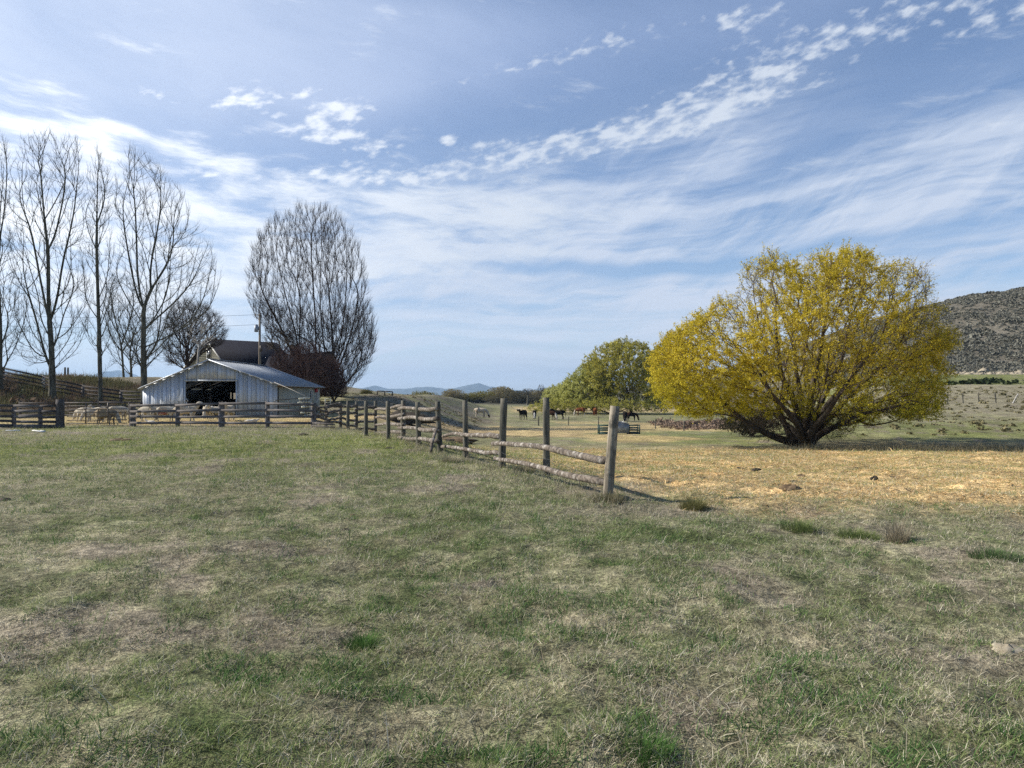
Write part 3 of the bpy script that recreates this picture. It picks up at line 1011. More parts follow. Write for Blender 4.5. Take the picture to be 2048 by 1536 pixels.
bare_tree('tall bare poplar with a thick straight trunk forking high up, beside the bank fence', (105, 0), 68,
          [(104, 720), (102, 680), (98, 610), (96, 560), (97, 500)],
          [[(98, 640), (85, 585), (70, 500), (55, 430)], [(104, 745), (92, 720), (78, 660), (60, 600), (40, 520, 1)], [(97, 490), (88, 440), (84, 380), (80, 320)], [(97, 500), (115, 460), (130, 380), (135, 320), (137, 290)],
           [(100, 650), (115, 600), (125, 520), (150, 430)], [(106, 700), (130, 670), (160, 620)]],
          [(15, 330), (35, 280), (85, 262), (112, 268), (118, 300), (130, 270), (162, 280), (172, 330), (175, 430), (170, 520), (190, 600), (180, 660), (150, 720), (60, 735), (20, 700), (25, 600), (5, 480)],
          1350, 3.2, 11, tip=.0115, gaps=.6, e=2.02)
bare_tree('slim bare poplar with one straight mast-like trunk, second from the barn on the bank', (201, 0), 68,
          [(200, 740), (198, 660), (196, 580), (193, 500), (193, 430), (195, 360), (194, 300)],
          [[(197, 640), (170, 600), (150, 570)], [(193, 510), (178, 470), (165, 420)], [(196, 600), (215, 560), (228, 520)], [(194, 440), (210, 400), (220, 340)], [(200, 750), (215, 735), (232, 725)]],
          [(173, 340), (195, 290), (216, 330), (228, 400), (222, 450), (238, 560), (232, 640), (222, 700), (180, 710), (150, 640), (152, 570), (165, 480), (165, 400)],
          620, 2.2, 12, tip=.0105, thr=.06, gaps=.6, e=2.0)
bare_tree('tallest bare poplar beside the barn, trunk forking into three heavy limbs', (288, 0), 68,
          [(287, 740), (286, 680), (287, 640), (286, 622)],
          [[(286, 622), (270, 580), (258, 520), (248, 460), (245, 400)], [(286, 622), (277, 570), (273, 500), (272, 440), (268, 360)], [(286, 622), (299, 580), (302, 520), (320, 440), (322, 380)], [(299, 580), (330, 540), (350, 480), (345, 420)],
           [(288, 660), (315, 635), (350, 605), (390, 560), (410, 500)], [(288, 700), (320, 680), (370, 655), (410, 630), (432, 590)], [(286, 650), (262, 610), (235, 560)], [(288, 730), (305, 700), (330, 660)]],
          [(230, 350), (248, 310), (262, 290), (285, 300), (300, 315), (318, 330), (345, 360), (378, 405), (380, 460), (372, 500), (392, 450), (405, 460), (425, 500), (442, 550), (432, 600), (400, 640), (360, 690), (310, 730), (270, 735), (225, 690), (210, 600), (222, 520), (240, 470), (225, 420)],
          1500, 3.6, 13, tip=.0115, gaps=.65, e=2.06)
bare_tree('bare poplar cut by the left edge of the photo, behind the bank fence', (1, 0), 67,
          [(0, 720), (0, 620), (-2, 500), (-1, 400)],
          [[(0, 700), (20, 640), (35, 580)], [(5, 745), (20, 720), (40, 670), (52, 630)], [(0, 480), (10, 430), (15, 340), (10, 300)], [(0, 560), (-25, 480), (-40, 400)]],
          [(-70, 330), (-30, 280), (5, 272), (22, 300), (14, 350), (24, 400), (30, 460), (40, 540), (58, 600), (58, 660), (30, 720), (-60, 720), (-95, 620), (-95, 480)],
          900, 3.0, 14, tip=.0115, gaps=.6, e=2.05)
bare_tree('broad many-stemmed bare poplar behind the far end of the barn', (662, 0), 86,
          [(664, 740), (666, 690), (662, 640), (658, 590), (655, 520)],
          [[(662, 780), (640, 745), (632, 700), (630, 620), (622, 520), (620, 450)], [(664, 760), (650, 720), (640, 640), (640, 520), (645, 440)], [(662, 785), (608, 742), (597, 700), (590, 660), (570, 590), (555, 520), (545, 460)],
           [(608, 742), (580, 700), (560, 650), (535, 610), (515, 560), (510, 510)], [(664, 740), (680, 690), (690, 620), (695, 540), (690, 480)], [(666, 770), (685, 720), (705, 660), (718, 600), (722, 540)],
           [(668, 790), (700, 760), (730, 720), (745, 680)], [(597, 700), (602, 620), (598, 540), (590, 470)], [(655, 590), (670, 520), (672, 450)]],
          [(578, 432), (598, 412), (618, 420), (638, 408), (662, 425), (683, 440), (703, 470), (722, 505), (734, 560), (738, 620), (752, 655), (750, 700), (733, 735), (712, 762), (688, 775), (650, 700), (620, 690), (580, 690), (545, 670), (510, 640), (492, 600), (498, 540), (505, 490), (530, 455), (555, 430)],
          2600, 5.2, 15, group='bare trees around the farmhouse', tip=.010, tw=(5, 1.1, 1.2, .35, .0095), thr=.10, mat2='bark_brown', bf=.22, turn=1.6, gaps=.15, e=2.12, first=170, rise=.65,
          extra=([(505, 610), (530, 665), (575, 705), (620, 735), (650, 780), (690, 785), (718, 765), (742, 725), (753, 670), (740, 610), (690, 620), (640, 640), (580, 620)], 1300))
bare_tree('smaller bare tree on the plateau between the slim poplar and the barn', (262, 0), 90,
          [(262, 720), (255, 690)], [[(255, 690), (240, 650), (232, 620)], [(257, 700), (275, 650), (285, 620)], [(262, 725), (240, 700), (218, 670)]],
          [(205, 640), (232, 595), (270, 600), (310, 620), (330, 690), (300, 735), (240, 738), (205, 700)], 420, 3.0, 16, name='bare_tree', group='bare trees around the farmhouse', tip=.014, thr=.06)
bare_tree('second small bare tree on the plateau, leaning behind the tall poplars', (248, 0), 94,
          [(244, 700), (236, 660)], [[(236, 660), (225, 620), (222, 585)], [(240, 690), (262, 640), (272, 580)]],
          [(200, 610), (222, 560), (250, 545), (290, 575), (305, 640), (280, 690), (225, 695)], 320, 3.0, 26, name='bare_tree', group='bare trees around the farmhouse', tip=.014, thr=.06)
bare_tree('dense round brownish bare tree left of the farmhouse gable', (378, 0), 94,
          [(376, 720), (372, 700)], [[(372, 700), (350, 670), (342, 650)], [(373, 700), (385, 660), (380, 630)], [(375, 705), (400, 680), (420, 655)]],
          [(322, 690), (330, 640), (345, 610), (375, 600), (410, 612), (440, 635), (455, 662), (445, 690), (410, 705), (370, 735), (335, 730)], 1700, 3.4, 17, name='bare_tree',
          group='bare trees around the farmhouse', mat='bark_brown', tip=.016, tw=(4, .8, .5, .7, .011), thr=.06)
bare_tree('small pale-barked birch in front of the farmhouse gable', (396, 0), 86,
          [(395, 715), (398, 690)], [[(398, 690), (385, 665), (372, 650)], [(398, 690), (405, 660), (400, 640)], [(396, 705), (415, 685), (432, 672)]],
          [(368, 650), (395, 632), (425, 640), (440, 668), (428, 688), (400, 695), (375, 680)], 130, 2.0, 18, name='birch_tree', group='bare trees around the farmhouse', mat='bark_white', tip=.018, thr=.05,
          tw=(2, .5, .3, .7, .010))
bare_tree('gnarled little bare fruit tree beside the utility pole', (562, 0), 84,
          [(562, 728), (560, 712)], [[(560, 712), (545, 690), (535, 675)], [(560, 712), (575, 695), (582, 680)]],
          [(524, 668), (540, 650), (565, 655), (590, 668), (592, 690), (570, 704), (535, 700), (525, 690)], 330, 2.2, 19, name='fruit_tree', group='bare trees around the farmhouse', mat='bark_dark', tip=.016, thr=.06,
          tw=(3, .45, .3, .9, .010))

for k, (bx, D, poly, lab) in enumerate([
    (582, 80, [(538, 740), (545, 712), (570, 700), (600, 700), (615, 730), (620, 775), (560, 775), (540, 762)], 'leafless reddish shrub behind the barn roof, nearest the pole'),
    (622, 78, [(590, 770), (588, 720), (600, 690), (630, 690), (650, 715), (660, 760), (655, 790), (610, 788)], 'tall leafless reddish brown shrub behind the far eave of the barn'),
    (668, 80, [(640, 795), (640, 740), (655, 715), (680, 730), (690, 765), (688, 795)], 'leafless reddish shrub around the foot of the broad poplar')]):
    rg = np.random.default_rng(50 + k)
    base = G(bx, D)
    t = Tree(rg)
    t.limb([np.array(base), np.array(base) + np.array([0, 0, .3])], -1, 0, 1)
    for q in range(7):
        a = rg.uniform(0, 6.28); t.limb([np.array(base) + np.array([.3 * math.cos(a), .3 * math.sin(a), .5]), np.array(base) + np.array([.8 * math.cos(a), .8 * math.sin(a), 1.5])], 0, 0, 2)
    t.fill(crown_points(poly, D, 2.0, 900, rg), .35, 1.2, .7, .6)
    t.finish(.014, 2.6); t.twigs(.035, 4, .7, .7, .5, .012)
    root = wthing('bare_shrub', lab, 'shrub', base, 'leafless shrubs behind the barn')
    t.mesh(.045, M['bark_brown'], root, M['bark_red'])

# ------------------------------------------------------------------ the big yellow willow
rg = np.random.default_rng(101)
DW = 45.0
wb = G(1612, DW)
t = Tree(rg)
t.limb([np.array(wb) - np.array([0, 0, .2]), np.array(wb) + np.array([0, 0, .35])], -1, 0.5, 2)
stems = [
    [(1590, 888, 0), (1545, 874, -1), (1500, 850, -1.5), (1455, 815, -2), (1415, 780, -2), (1385, 740, -2), (1350, 690, -1)],
    [(1588, 880, .5), (1568, 850, 1), (1550, 800, 1), (1530, 760, 1), (1480, 700, 1.5), (1440, 665, 2)],
    [(1600, 850, -1), (1585, 790, -1.5), (1560, 740, -2), (1550, 660, -2), (1556, 600, -2), (1548, 545, -1)],
    [(1606, 850, 1), (1600, 780, 1.5), (1590, 700, 2), (1595, 620, 2), (1600, 550, 1.5)],
    [(1612, 850, 0), (1625, 780, -1), (1640, 700, -1), (1652, 640, -2), (1660, 570, -1), (1665, 520, 0)],
    [(1618, 860, 1), (1650, 790, 2), (1690, 700, 3), (1700, 640, 3), (1730, 570, 3)],
    [(1622, 860, -1), (1670, 790, -2), (1715, 740, -3), (1760, 690, -3), (1770, 640, -3), (1790, 580, -2)],
    [(1625, 868, 0), (1690, 800, 0), (1745, 750, -1), (1800, 705, -1), (1860, 670, 0)],
    [(1628, 872, 0), (1700, 835, -2), (1770, 815, -3), (1840, 805, -3)],
    [(1628, 875, 1), (1690, 845, 2), (1750, 850, 3), (1800, 838, 3)],
    [(1600, 872, 2), (1560, 840, 3.5), (1500, 790, 4), (1440, 740, 4)],
    [(1606, 868, -2), (1580, 830, -3.5), (1540, 780, -4.5), (1500, 720, -4.5)],
    [(1618, 868, -2), (1660, 820, -4), (1700, 760, -5), (1720, 700, -5)],
]
for s_ in stems:
    k0 = len(t.p); t.limb(wp(s_, DW), 1, 0.0, 4, 0.10)
    for q_ in range(k0, len(t.p)): t.rmin[q_] = .24 * max(0.22, 1 - (q_ - k0) / (len(t.p) - k0)) ** 1.15
WPOLY = [(1300, 735), (1318, 700), (1345, 668), (1378, 655), (1408, 628), (1440, 600), (1476, 590), (1488, 545), (1512, 518), (1545, 508), (1572, 532), (1600, 520), (1640, 508), (1665, 515), (1685, 500), (1722, 505), (1748, 522),
         (1778, 520), (1815, 532), (1852, 530), (1862, 560), (1866, 600), (1884, 625), (1876, 655), (1925, 672), (1912, 690), (1868, 715), (1905, 740), (1888, 770), (1880, 800), (1850, 826), (1770, 830), (1690, 835), (1640, 838), (1570, 838), (1520, 826), (1460, 832),
         (1400, 834), (1345, 822), (1312, 790), (1306, 762)]
t.fill(crown_points(WPOLY, DW, 7.0, 3400, rg, shell=.25, gaps=.6), .30, .9, .8, .6, .1, wob=.12)
suck = len(t.p)
lowp = [(1640, 850), (1700, 815), (1790, 800), (1880, 800), (1870, 835), (1760, 850), (1700, 868)]
nb4 = len(t.p)
t.fill(crown_points(lowp, DW, 4.5, 130, rg), .30, .9, .7, .5, -.2, wob=.1)
t.finish(.0105, 2.35, 2)
hz = t.P[:, 2] - wb.z
t.r = t.r * (1 + 0.35 * np.exp(-np.maximum(hz, 0) / 0.6) * (t.r > .1))
a, b1, c1 = t.twigs(.03, 4, .70, .05, .8, .007)
# dead suckers round the foot
rgs = np.random.default_rng(5)
n_ = 1500
an = rgs.uniform(0, 6.28, n_); rr_ = rgs.random(n_) ** .5 * 2.4
sa = np.stack([wb.x - .4 + np.cos(an) * rr_ * 1.15, wb.y + np.sin(an) * rr_ * .8, wb.z + .5 + rgs.random(n_) * 1.5], -1)
sd = np.stack([np.cos(an), np.sin(an), rgs.normal(.2, .9, n_)], -1) + rgs.normal(size=(n_, 3)) * .5
sd /= np.linalg.norm(sd, axis=1)[:, None]; sl = rgs.uniform(.3, 1.0, n_)[:, None]
tw0 = t.tw
t.tw = tuple(np.concatenate([o_, n__]) for o_, n__ in zip(tw0[:3], (sa, sa + sd * sl * .5, sa + sd * sl + rgs.normal(size=(n_, 3)) * .12))) + (.007,)
root = wthing('willow_tree', 'huge spreading willow covered in yellow spring catkins, with many leaning stems', 'tree', wb)
t.mesh(.055, M['bark_willow'], root, M['bark_brown'])
# catkins and young leaves along the shoots
low = (c1[:, 2] < wb.z + 2.1)
low = low & (c1[:, 0] > wb.z + 99) | (c1[:, 2] < wb.z + 1.5)
keep = ~(low & (rg.random(len(c1)) < .8))
a, b1, c1 = a[keep], b1[keep], c1[keep]
nt_ = len(a)


def yellow(p, rg, base=((0.33, 0.27, 0.02), (0.82, 0.67, 0.085)), c=(1610, 45)):
    f = np.clip(0.5 + 1.2 * (fbm(p[:, 0] / 1.3 + p[:, 1], p[:, 2] / 1.3, 3, 33) - .5) + rg.normal(size=len(p)) * .22, 0, 1)[:, None]
    lo = np.array(base[0]); hi = np.array(base[1])
    return lo * (1 - f) + hi * f


kk = 40
T_ = rg.random((nt_, kk, 1)) ** .8
pts = np.where(T_ < .5, a[:, None] + (b1 - a)[:, None] * T_ * 2, b1[:, None] + (c1 - b1)[:, None] * (T_ - .5) * 2)
pts = pts + rg.normal(size=pts.shape) * .05
dens = np.clip(fbm(a[:, 0] / .9, a[:, 2] / .9 + a[:, 1], 3, 37), 0, 1)
big = fbm(a[:, 0] / 2.2, a[:, 2] / 2.2 + a[:, 1] / 2, 2, 39)
sel = rg.random((nt_, kk)) < np.clip(.44 + 1.8 * (dens[:, None] - .45) + 3.0 * (big[:, None] - .48), .06, 1)
# thinner on the upper right where the sky shows through
thin = ss(19.3, 22.5, a[:, 0]) * ss(wb.z + 5.0, wb.z + 7, a[:, 2])
sel &= rg.random((nt_, kk)) > .72 * thin[:, None]
pts = pts[sel]
cols = yellow(pts, rg)
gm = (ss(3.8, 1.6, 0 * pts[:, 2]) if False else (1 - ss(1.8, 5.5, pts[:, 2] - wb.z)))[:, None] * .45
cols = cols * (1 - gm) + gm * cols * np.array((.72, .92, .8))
leaf_mesh('foliage', pts, .046, cols, root, rg, 2.0)
print('willow leaves', len(pts), 'nodes', len(t.P))


# ------------------------------------------------------------------ green-yellow willows down the pasture
def leafy_tree(label, base_px, D, poly, n, half, seed, c_lo, c_hi, kl=12, size=.16, name='willow_tree', cat='tree', group='willows along the creek', limbs=(), gaps=.4, trunk_h=2.0, tw=(3, 1.0, .1, .8, .015),
               mat='bark_willow', shell=.2):
    rg = np.random.default_rng(seed)
    base = G(base_px, D)
    t = Tree(rg)
    b0 = np.array(base)
    t.limb([b0, b0 + np.array([0, 0, trunk_h])], -1, 0.0, 2)
    for lb in limbs:
        q = wp(lb, D); t.limb(q, t.nearest(q[0]), 0, 3, .1)
    t.fill(crown_points(poly, D, half, n, rg, shell=shell, gaps=gaps), .3, .9, 1.4, .6, .1, wob=.15)
    t.finish(.024, 2.35)
    a, b1, c1 = t.twigs(.06, *tw)
    root = wthing(name, label, cat, base, group)
    t.mesh(.12, M[mat], root, M['bark_dark'])
    T_ = rg.random((len(a), kl, 1))
    pts = (a[:, None] + (c1 - a)[:, None] * T_ + rg.normal(size=(len(a), kl, 3)) * .12).reshape(-1, 3)
    leaf_mesh('foliage', pts, size, yellow(pts, rg, (c_lo, c_hi)), root, rg, 1.4)
    return root


leafy_tree('large olive-yellow willow with dark spreading limbs, right of the cattle', 1262, 165,
           [(1168, 715), (1190, 700), (1215, 688), (1250, 680), (1290, 690), (1312, 712), (1325, 750), (1330, 800), (1300, 812), (1240, 806), (1195, 800), (1165, 770)], 1100, 8.5, 201, (.22, .21, .03), (.60, .55, .14), 20, .17,
           limbs=[[(1262, 790), (1240, 770), (1215, 740)], [(1264, 780), (1270, 740), (1262, 710)], [(1262, 785), (1290, 760), (1300, 730)], [(1262, 795), (1225, 775), (1190, 755)]])
leafy_tree('rounded pale green willow thicket left of the large creek willow', 1190, 168,
           [(1112, 790), (1125, 768), (1142, 752), (1165, 732), (1195, 725), (1220, 750), (1232, 790), (1225, 812), (1180, 816), (1115, 814)], 800, 7, 202, (.26, .27, .06), (.62, .62, .22), 20, .17)
leafy_tree('low pale green willow at the left end of the creek thicket', 1130, 175,
           [(1085, 800), (1095, 780), (1115, 772), (1140, 768), (1155, 785), (1155, 808), (1100, 810)], 380, 6, 203, (.26, .27, .07), (.58, .58, .23), 20, .17)
leafy_tree('dark green tree behind the large creek willow, partly hidden by the yellow willow', 1322, 190,
           [(1290, 740), (1300, 705), (1320, 690), (1350, 695), (1375, 720), (1375, 790), (1300, 800)], 500, 8, 204, (.08, .11, .03), (.24, .28, .08), 18, .20)
leafy_tree('low skirt of yellow-green willow scrub along the foot of the creek willows', 1225, 158,
           [(1050, 816), (1070, 806), (1120, 800), (1180, 802), (1230, 798), (1280, 800), (1330, 806), (1335, 822), (1200, 824), (1060, 822)], 420, 3.5, 205, (.24, .24, .04), (.58, .55, .14), 16, .13, trunk_h=.6)
leafy_tree('dark leafy understorey bush behind the yellow willow foot', 1505, 62,
           [(1440, 850), (1455, 828), (1500, 815), (1540, 825), (1560, 850), (1530, 868), (1480, 868)], 260, 2.5, 206, (.03, .035, .02), (.07, .06, .035), 6, .10, name='bush', cat='bush', trunk_h=.3, tw=(3, .5, .1, .8, .01))

# bushes and bare trees along the far side of the valley
far_specs = [(845, 788, 60, 12), (905, 785, 52, 17), (935, 792, 46, 12), (965, 789, 60, 14), (1003, 782, 64, 22), (1035, 788, 60, 17), (1072, 787, 60, 16), (1105, 785, 60, 20), (1140, 782, 60, 20), (1185, 782, 60, 22), (872, 793, 40, 9), (1000, 793, 80, 9), (1045, 794, 80, 9), (955, 794, 80, 8), (918, 794, 80, 8), (1088, 792, 80, 11)]
proto = []
for k, (cl, ch) in enumerate([((.16, .13, .06), (.30, .26, .13)), ((.08, .075, .04), (.16, .14, .08)), ((.13, .12, .03), (.27, .24, .07))]):
    rg = np.random.default_rng(300 + k)
    root = thing('valley_bush', 'bush', 'bush', (0, 0, -500), 'bushes along the far side of the valley')
    p = rg.normal(size=(5200, 3)); p /= np.linalg.norm(p, axis=1)[:, None]
    p *= (rg.random((len(p), 1)) ** .45)
    lump = fbm(p[:, 0] * 2.2 + 4 * k, p[:, 2] * 2.2 + p[:, 1] * 1.7, 3, 7 + k)
    p = p * (.62 + .75 * lump)[:, None]
    p[:, 2] = p[:, 2] * .5 + .5
    f = rg.random((len(p), 1))
    leaf_mesh('foliage', p, .05, np.array(cl) * (1 - f) + np.array(ch) * f, root, rg, 1.3)
    mb = MB()
    for q in range(6):
        a_ = q * 1.05 + .2; mb.tube([(0, 0, 0), (.15 * math.cos(a_), .15 * math.sin(a_), .3), (.5 * math.cos(a_), .5 * math.sin(a_), .7)], [.03, .02, .008], 5)
    mb.build('stem', M['bark_brown'], root)
    proto.append(root)
DF = 420
blab = ['round grey-brown bush', 'dark brown leafless bush', 'yellow-olive bush']
where = ['at the left end of the valley hedge above the mound', 'left of the second rail post, pale and domed', 'low in the gap left of the dark hedge', 'left of the tall hedge bush', 'tallest clump in the middle of the valley hedge',
         'just right of the tallest hedge clump', 'under the small bare valley tree', 'left foot of the creek thicket far away', 'behind the left edge of the creek thicket', 'behind the middle of the creek thicket',
         'tiny one beside the mound crest', 'low strip under the tallest hedge clump', 'low strip below the small bare trees', 'low strip left of the tallest clump', 'low strip behind the pale domed bush', 'low strip joining the creek thicket']
for k, (px, py, wpx, hpx) in enumerate(far_specs):
    kind = (2, 0, 2, 2, 0, 1, 0, 0, 2, 0, 0, 1, 1, 1, 1, 1)[k]
    src = proto[kind]
    o = copy_tree(src)
    D = DF + (k % 5) * 9 - (30 if k in (0, 10) else 0)
    g_ = G(px, D)
    topz = EYE - ((py - hpx * .45) - HY) / F * D
    o.location = g_
    hh = max(2.0, topz - g_.z)
    wd = wpx / F * D / 2
    o.scale = (wd * 1.1, wd * .9, hh)
    o.rotation_euler[2] = k * 1.3
    o['label'] = blab[kind] + ', ' + where[k]
for p_ in proto:
    for ch in list(p_.children): bpy.data.objects.remove(ch)
    bpy.data.objects.remove(p_)

for k, (px, topy, wpx, lab) in enumerate([(1083, 768, 18, 'small round-headed bare tree standing above the valley hedge'), (1055, 776, 22, 'bare grey tree behind the valley hedge, left of the round-headed one')]):
    D = 400 - 20 * k
    bare_tree(lab, (px, 0), D, [(px, 792), (px, 786)], [], [(px - wpx / 2, 788), (px - wpx / 2, 778), (px - wpx / 4, topy), (px + wpx / 4, topy), (px + wpx / 2, 778), (px + wpx / 2, 788)], 260, 2.4, 400 + k, name='bare_tree',
              group='bare trees across the valley', rise=.2, first=0, tip=.05, tw=(3, 1.0, .5, .6, .035), thr=.15)
leafy_tree('small olive bush on the skyline left of the timber frame', 733, 108, [(722, 790), (724, 783), (735, 781), (744, 786), (744, 792)], 90, .8, 410, (.06, .065, .02), (.15, .14, .05), 12, .07, name='bush', cat='bush', trunk_h=.2, tw=(3, .25, .1, .8, .008))

# ------------------------------------------------------------------ sagebrush
rg = np.random.default_rng(55)


def bushes(name, label, n, region, size, c_lo, c_hi, per=38, leaf=.30):
    x, y = region(n)
    z = height(x, y)
    n = len(x)
    s_ = size * rg.lognormal(0, .3, n)
    p = rg.normal(size=(n, per, 3)); p /= np.linalg.norm(p, axis=2)[..., None]
    p *= rg.random((n, per, 1)) ** .33
    p[..., 2] = np.abs(p[..., 2]) * .75
    sc3 = np.stack([rg.uniform(.8, 1.3, n), rg.uniform(.8, 1.3, n), rg.uniform(.7, 1.1, n)], -1)
    pts = p * (s_[:, None] * sc3)[:, None, :] + np.stack([x, y, z - .05], -1)[:, None, :]
    f = np.clip(rg.random((n, 1, 1)) * .6 + .4 * rg.random((n, per, 1)), 0, 1)
    col = (np.array(c_lo) * (1 - f) + np.array(c_hi) * f).reshape(-1, 3)
    N = n * per
    pts = pts.reshape(-1, 3)
    a = rg.normal(size=(N, 3)); a /= np.linalg.norm(a, axis=1)[:, None]
    b2 = rg.normal(size=(N, 3)); b2 -= (a * b2).sum(1)[:, None] * a; b2 /= np.linalg.norm(b2, axis=1)[:, None]
    ls = (leaf * np.repeat(s_, per) * rg.uniform(.6, 1.3, N))[:, None]
    V = np.stack([pts - a * ls, pts + b2 * ls, pts + a * ls, pts - b2 * ls], 1).reshape(-1, 3)
    o = raw_mesh(name, V, np.arange(4 * N), np.full(N, 4), M['sage'], col=np.repeat(col, 4, 0))
    return tag(o, label, kind='stuff')


def hill_region(n):
    x = rg.uniform(85, 300, n); y = rg.uniform(186, 330, n)
    d = ss(.18, .50, fbm(x / 10, y / 14, 3, 88)) * (.30 + .70 * ss(190, 215, y))
    k = (rg.random(n) < d) & (x / y < .76) & (x / y > .38)
    return x[k], y[k]


bushes('sagebrush', 'blue-grey sagebrush covering the hillside on the right', 60000, hill_region, .52, (.115, .115, .092), (.235, .23, .19), 20, .36)


def bank_region(n):
    x = rg.uniform(55, 120, n); y = rg.uniform(134, 156, n)
    d = np.exp(-((y - 143 - 3 * (vn(x / 9, x * 0, 4) - .5)) / 5) ** 2) * ss(.35, .5, vn(x / 7, y / 3, 14))
    k = (rg.random(n) < d) & (x / y < .74) & (x / y > .42)
    return x[k], y[k]


bushes('willow_scrub', 'dark green scrub along the ditch below the hill', 380, bank_region, .9, (.022, .035, .018), (.06, .075, .035), 40)


def tuft_region(n):
    y = rg.uniform(52, 128, n); x = y * rg.uniform(.34, .72, n)
    k = rg.random(n) < .6 * fbm(x / 4, y / 4, 3, 15)
    return x[k], y[k]


bushes('grass_tussocks', 'scattered low tussocks on the slope below the hill', 2600, tuft_region, .22, (.10, .10, .045), (.24, .21, .12), 26)


def mound_region(n):
    x = rg.uniform(-30, -4, n); y = rg.uniform(62, 112, n)
    k = rg.random(n) < .8 * ss(.3, .7, fbm(x / 3, y / 3, 3, 16))
    return x[k], y[k]


bushes('grass_tussocks', 'low brown and green tussocks over the mound behind the log fence', 6000, mound_region, .11, (.10, .095, .045), (.25, .20, .12), 22)


def reed_region(n):
    x = rg.uniform(14, 38, n); y = rg.uniform(78, 112, n)
    k = rg.random(n) < reed_keep(x, y)
    return x[k], y[k]


bushes('reed_bed', 'low ragged reddish brown reeds below the willows', 3000, reed_region, .50, (.12, .085, .065), (.36, .27, .20), 60, .16)


def weeds_region(n):
    x = rg.uniform(-52, -36, n); y = rg.uniform(58, 72, n)
    k = rg.random(n) < .5
    return x[k], y[k]


bushes('bank_weeds', 'rusty weeds tangled over the bank under the bare trees', 420, weeds_region, .42, (.07, .05, .035), (.19, .14, .10), 34, .2)


def cut_region(n):
    x = rg.uniform(84, 128, n); y = rg.uniform(176, 192, n)
    return x, y


def rocks(name, label, n, region, size, mat, seed=3):
    x, y = region(n); z = height(x, y)
    bs = np.array([(0, 0, 1), (1, 0, 0), (0, 1, 0), (-1, 0, 0), (0, -1, 0), (0, 0, -1)], float)
    fs = np.array([(0, 1, 2), (0, 2, 3), (0, 3, 4), (0, 4, 1), (5, 2, 1), (5, 3, 2), (5, 4, 3), (5, 1, 4)])
    n = len(x)
    V = bs[None] * (1 + rg.normal(size=(n, 6, 1)) * .25) + rg.normal(size=(n, 6, 3)) * .15
    s_ = size * rg.lognormal(0, .5, n)
    V = V * (s_[:, None] * np.array([[1.2, 1, .6]]))[:, None, :] + np.stack([x, y, z], -1)[:, None, :]
    f = (np.arange(n)[:, None, None] * 6 + fs[None]).reshape(-1)
    o = raw_mesh(name, V.reshape(-1, 3), f, np.full(n * 8, 3), mat)
    return tag(o, label, kind='stuff')


rocks('loose_rocks', 'pale broken rock along the cut at the foot of the hill', 420, cut_region, .34, M['stone'])


# ------------------------------------------------------------------ metal barn
def wall_holes(mb, x0, x1, z0, z1, y, holes, th=0.06, axis='x', topf=None):
    """wall in the plane y (axis x) or x (axis y) made of blocks round rectangular holes; topf(x) gives the wall's top"""
    xs = sorted(set([x0, x1] + [h for q in holes for h in q[:2]]))
    if topf:
        n = 1
        extra = []
        for a, c in zip(xs[:-1], xs[1:]):
            k = max(1, int((c - a) / .6)); extra += list(np.linspace(a, c, k + 1))
        xs = sorted(set([round(float(q), 4) for q in extra] + [round(float(q), 4) for q in xs] + [round(q, 4) for q in APEX]))
        xs = [q for q in xs if x0 - 1e-3 <= q <= x1 + 1e-3]
    for a, c in zip(xs[:-1], xs[1:]):
        if c - a < 1e-4: continue
        mid = (a + c) / 2
        cuts = sorted([(h[2], h[3]) for h in holes if h[0] - 1e-3 <= mid <= h[1] + 1e-3])
        lo = z0
        spans = []
        for h0, h1 in cuts:
            if h0 > lo + 1e-4: spans.append((lo, h0, h0))
            lo = h1
        ta, tb = (topf(a), topf(c)) if topf else (z1, z1)
        spans.append((lo, ta, tb))
        for s0, s1, s2 in spans:
            pa_ = [(a, s0), (c, s0), (c, s2), (a, s1)]
            if axis == 'x':
                v = [(p[0], y, p[1]) for p in pa_] + [(p[0], y + th, p[1]) for p in pa_]
            else:
                v = [(y, p[0], p[1]) for p in pa_] + [(y + th, p[0], p[1]) for p in pa_]
            mb.add(v, [(0, 1, 2, 3), (7, 6, 5, 4), (0, 4, 5, 1), (2, 6, 7, 3), (1, 5, 6, 2), (3, 7, 4, 0)])


BD, BB = 55.0, 67.3                      # front and back of the barn
bx = lambda px: (px - CX) / F * BD
bz = lambda py: EYE - (py - HY) / F * BD
XL, XR, XA, XM = bx(285), bx(555), bx(420), bx(355)
ZL, ZR, ZA = bz(775), bz(767.5), bz(718.5)
APEX = (XA, XM)


def rooftop(x):
    return float(np.interp(x, [XL, XA, XR], [ZL, ZA, ZR])) - 0.05


gz0 = -0.25
barn = wthing('barn', 'low metal barn with a wide dark doorway, blue-grey ribbed gable and beige side', 'barn', (XA, BD, float(height(XA, BD))))
door = (bx(371.5), bx(472), gz0, bz(762.5))
mb = MB(); wall_holes(mb, XM, XR, gz0, 3, BD, [door], topf=rooftop)
x = XM + .05
while x < XR:
    lo = gz0
    if door[0] - .04 < x < door[1] + .04: lo = door[3] + .08
    mb.box((x, BD - .004, (lo + rooftop(x) - .02) / 2), (.045, .010, rooftop(x) - .02 - lo)); x += .305
mb.build('wall', M['barn_panel'], barn)
mb = MB(); wall_holes(mb, XL, XM - .004, gz0, 3, BD + .01, [], topf=rooftop)
x = XL + .12
while x < XM - .05:
    mb.box((x, BD + .006, (gz0 + rooftop(x) - .02) / 2), (.045, .010, rooftop(x) - .02 - gz0)); x += .305
o = mb.build('wall', M['barn_panel_new'], barn); o['label'] = 'brighter newer ribbed panels on the left end'
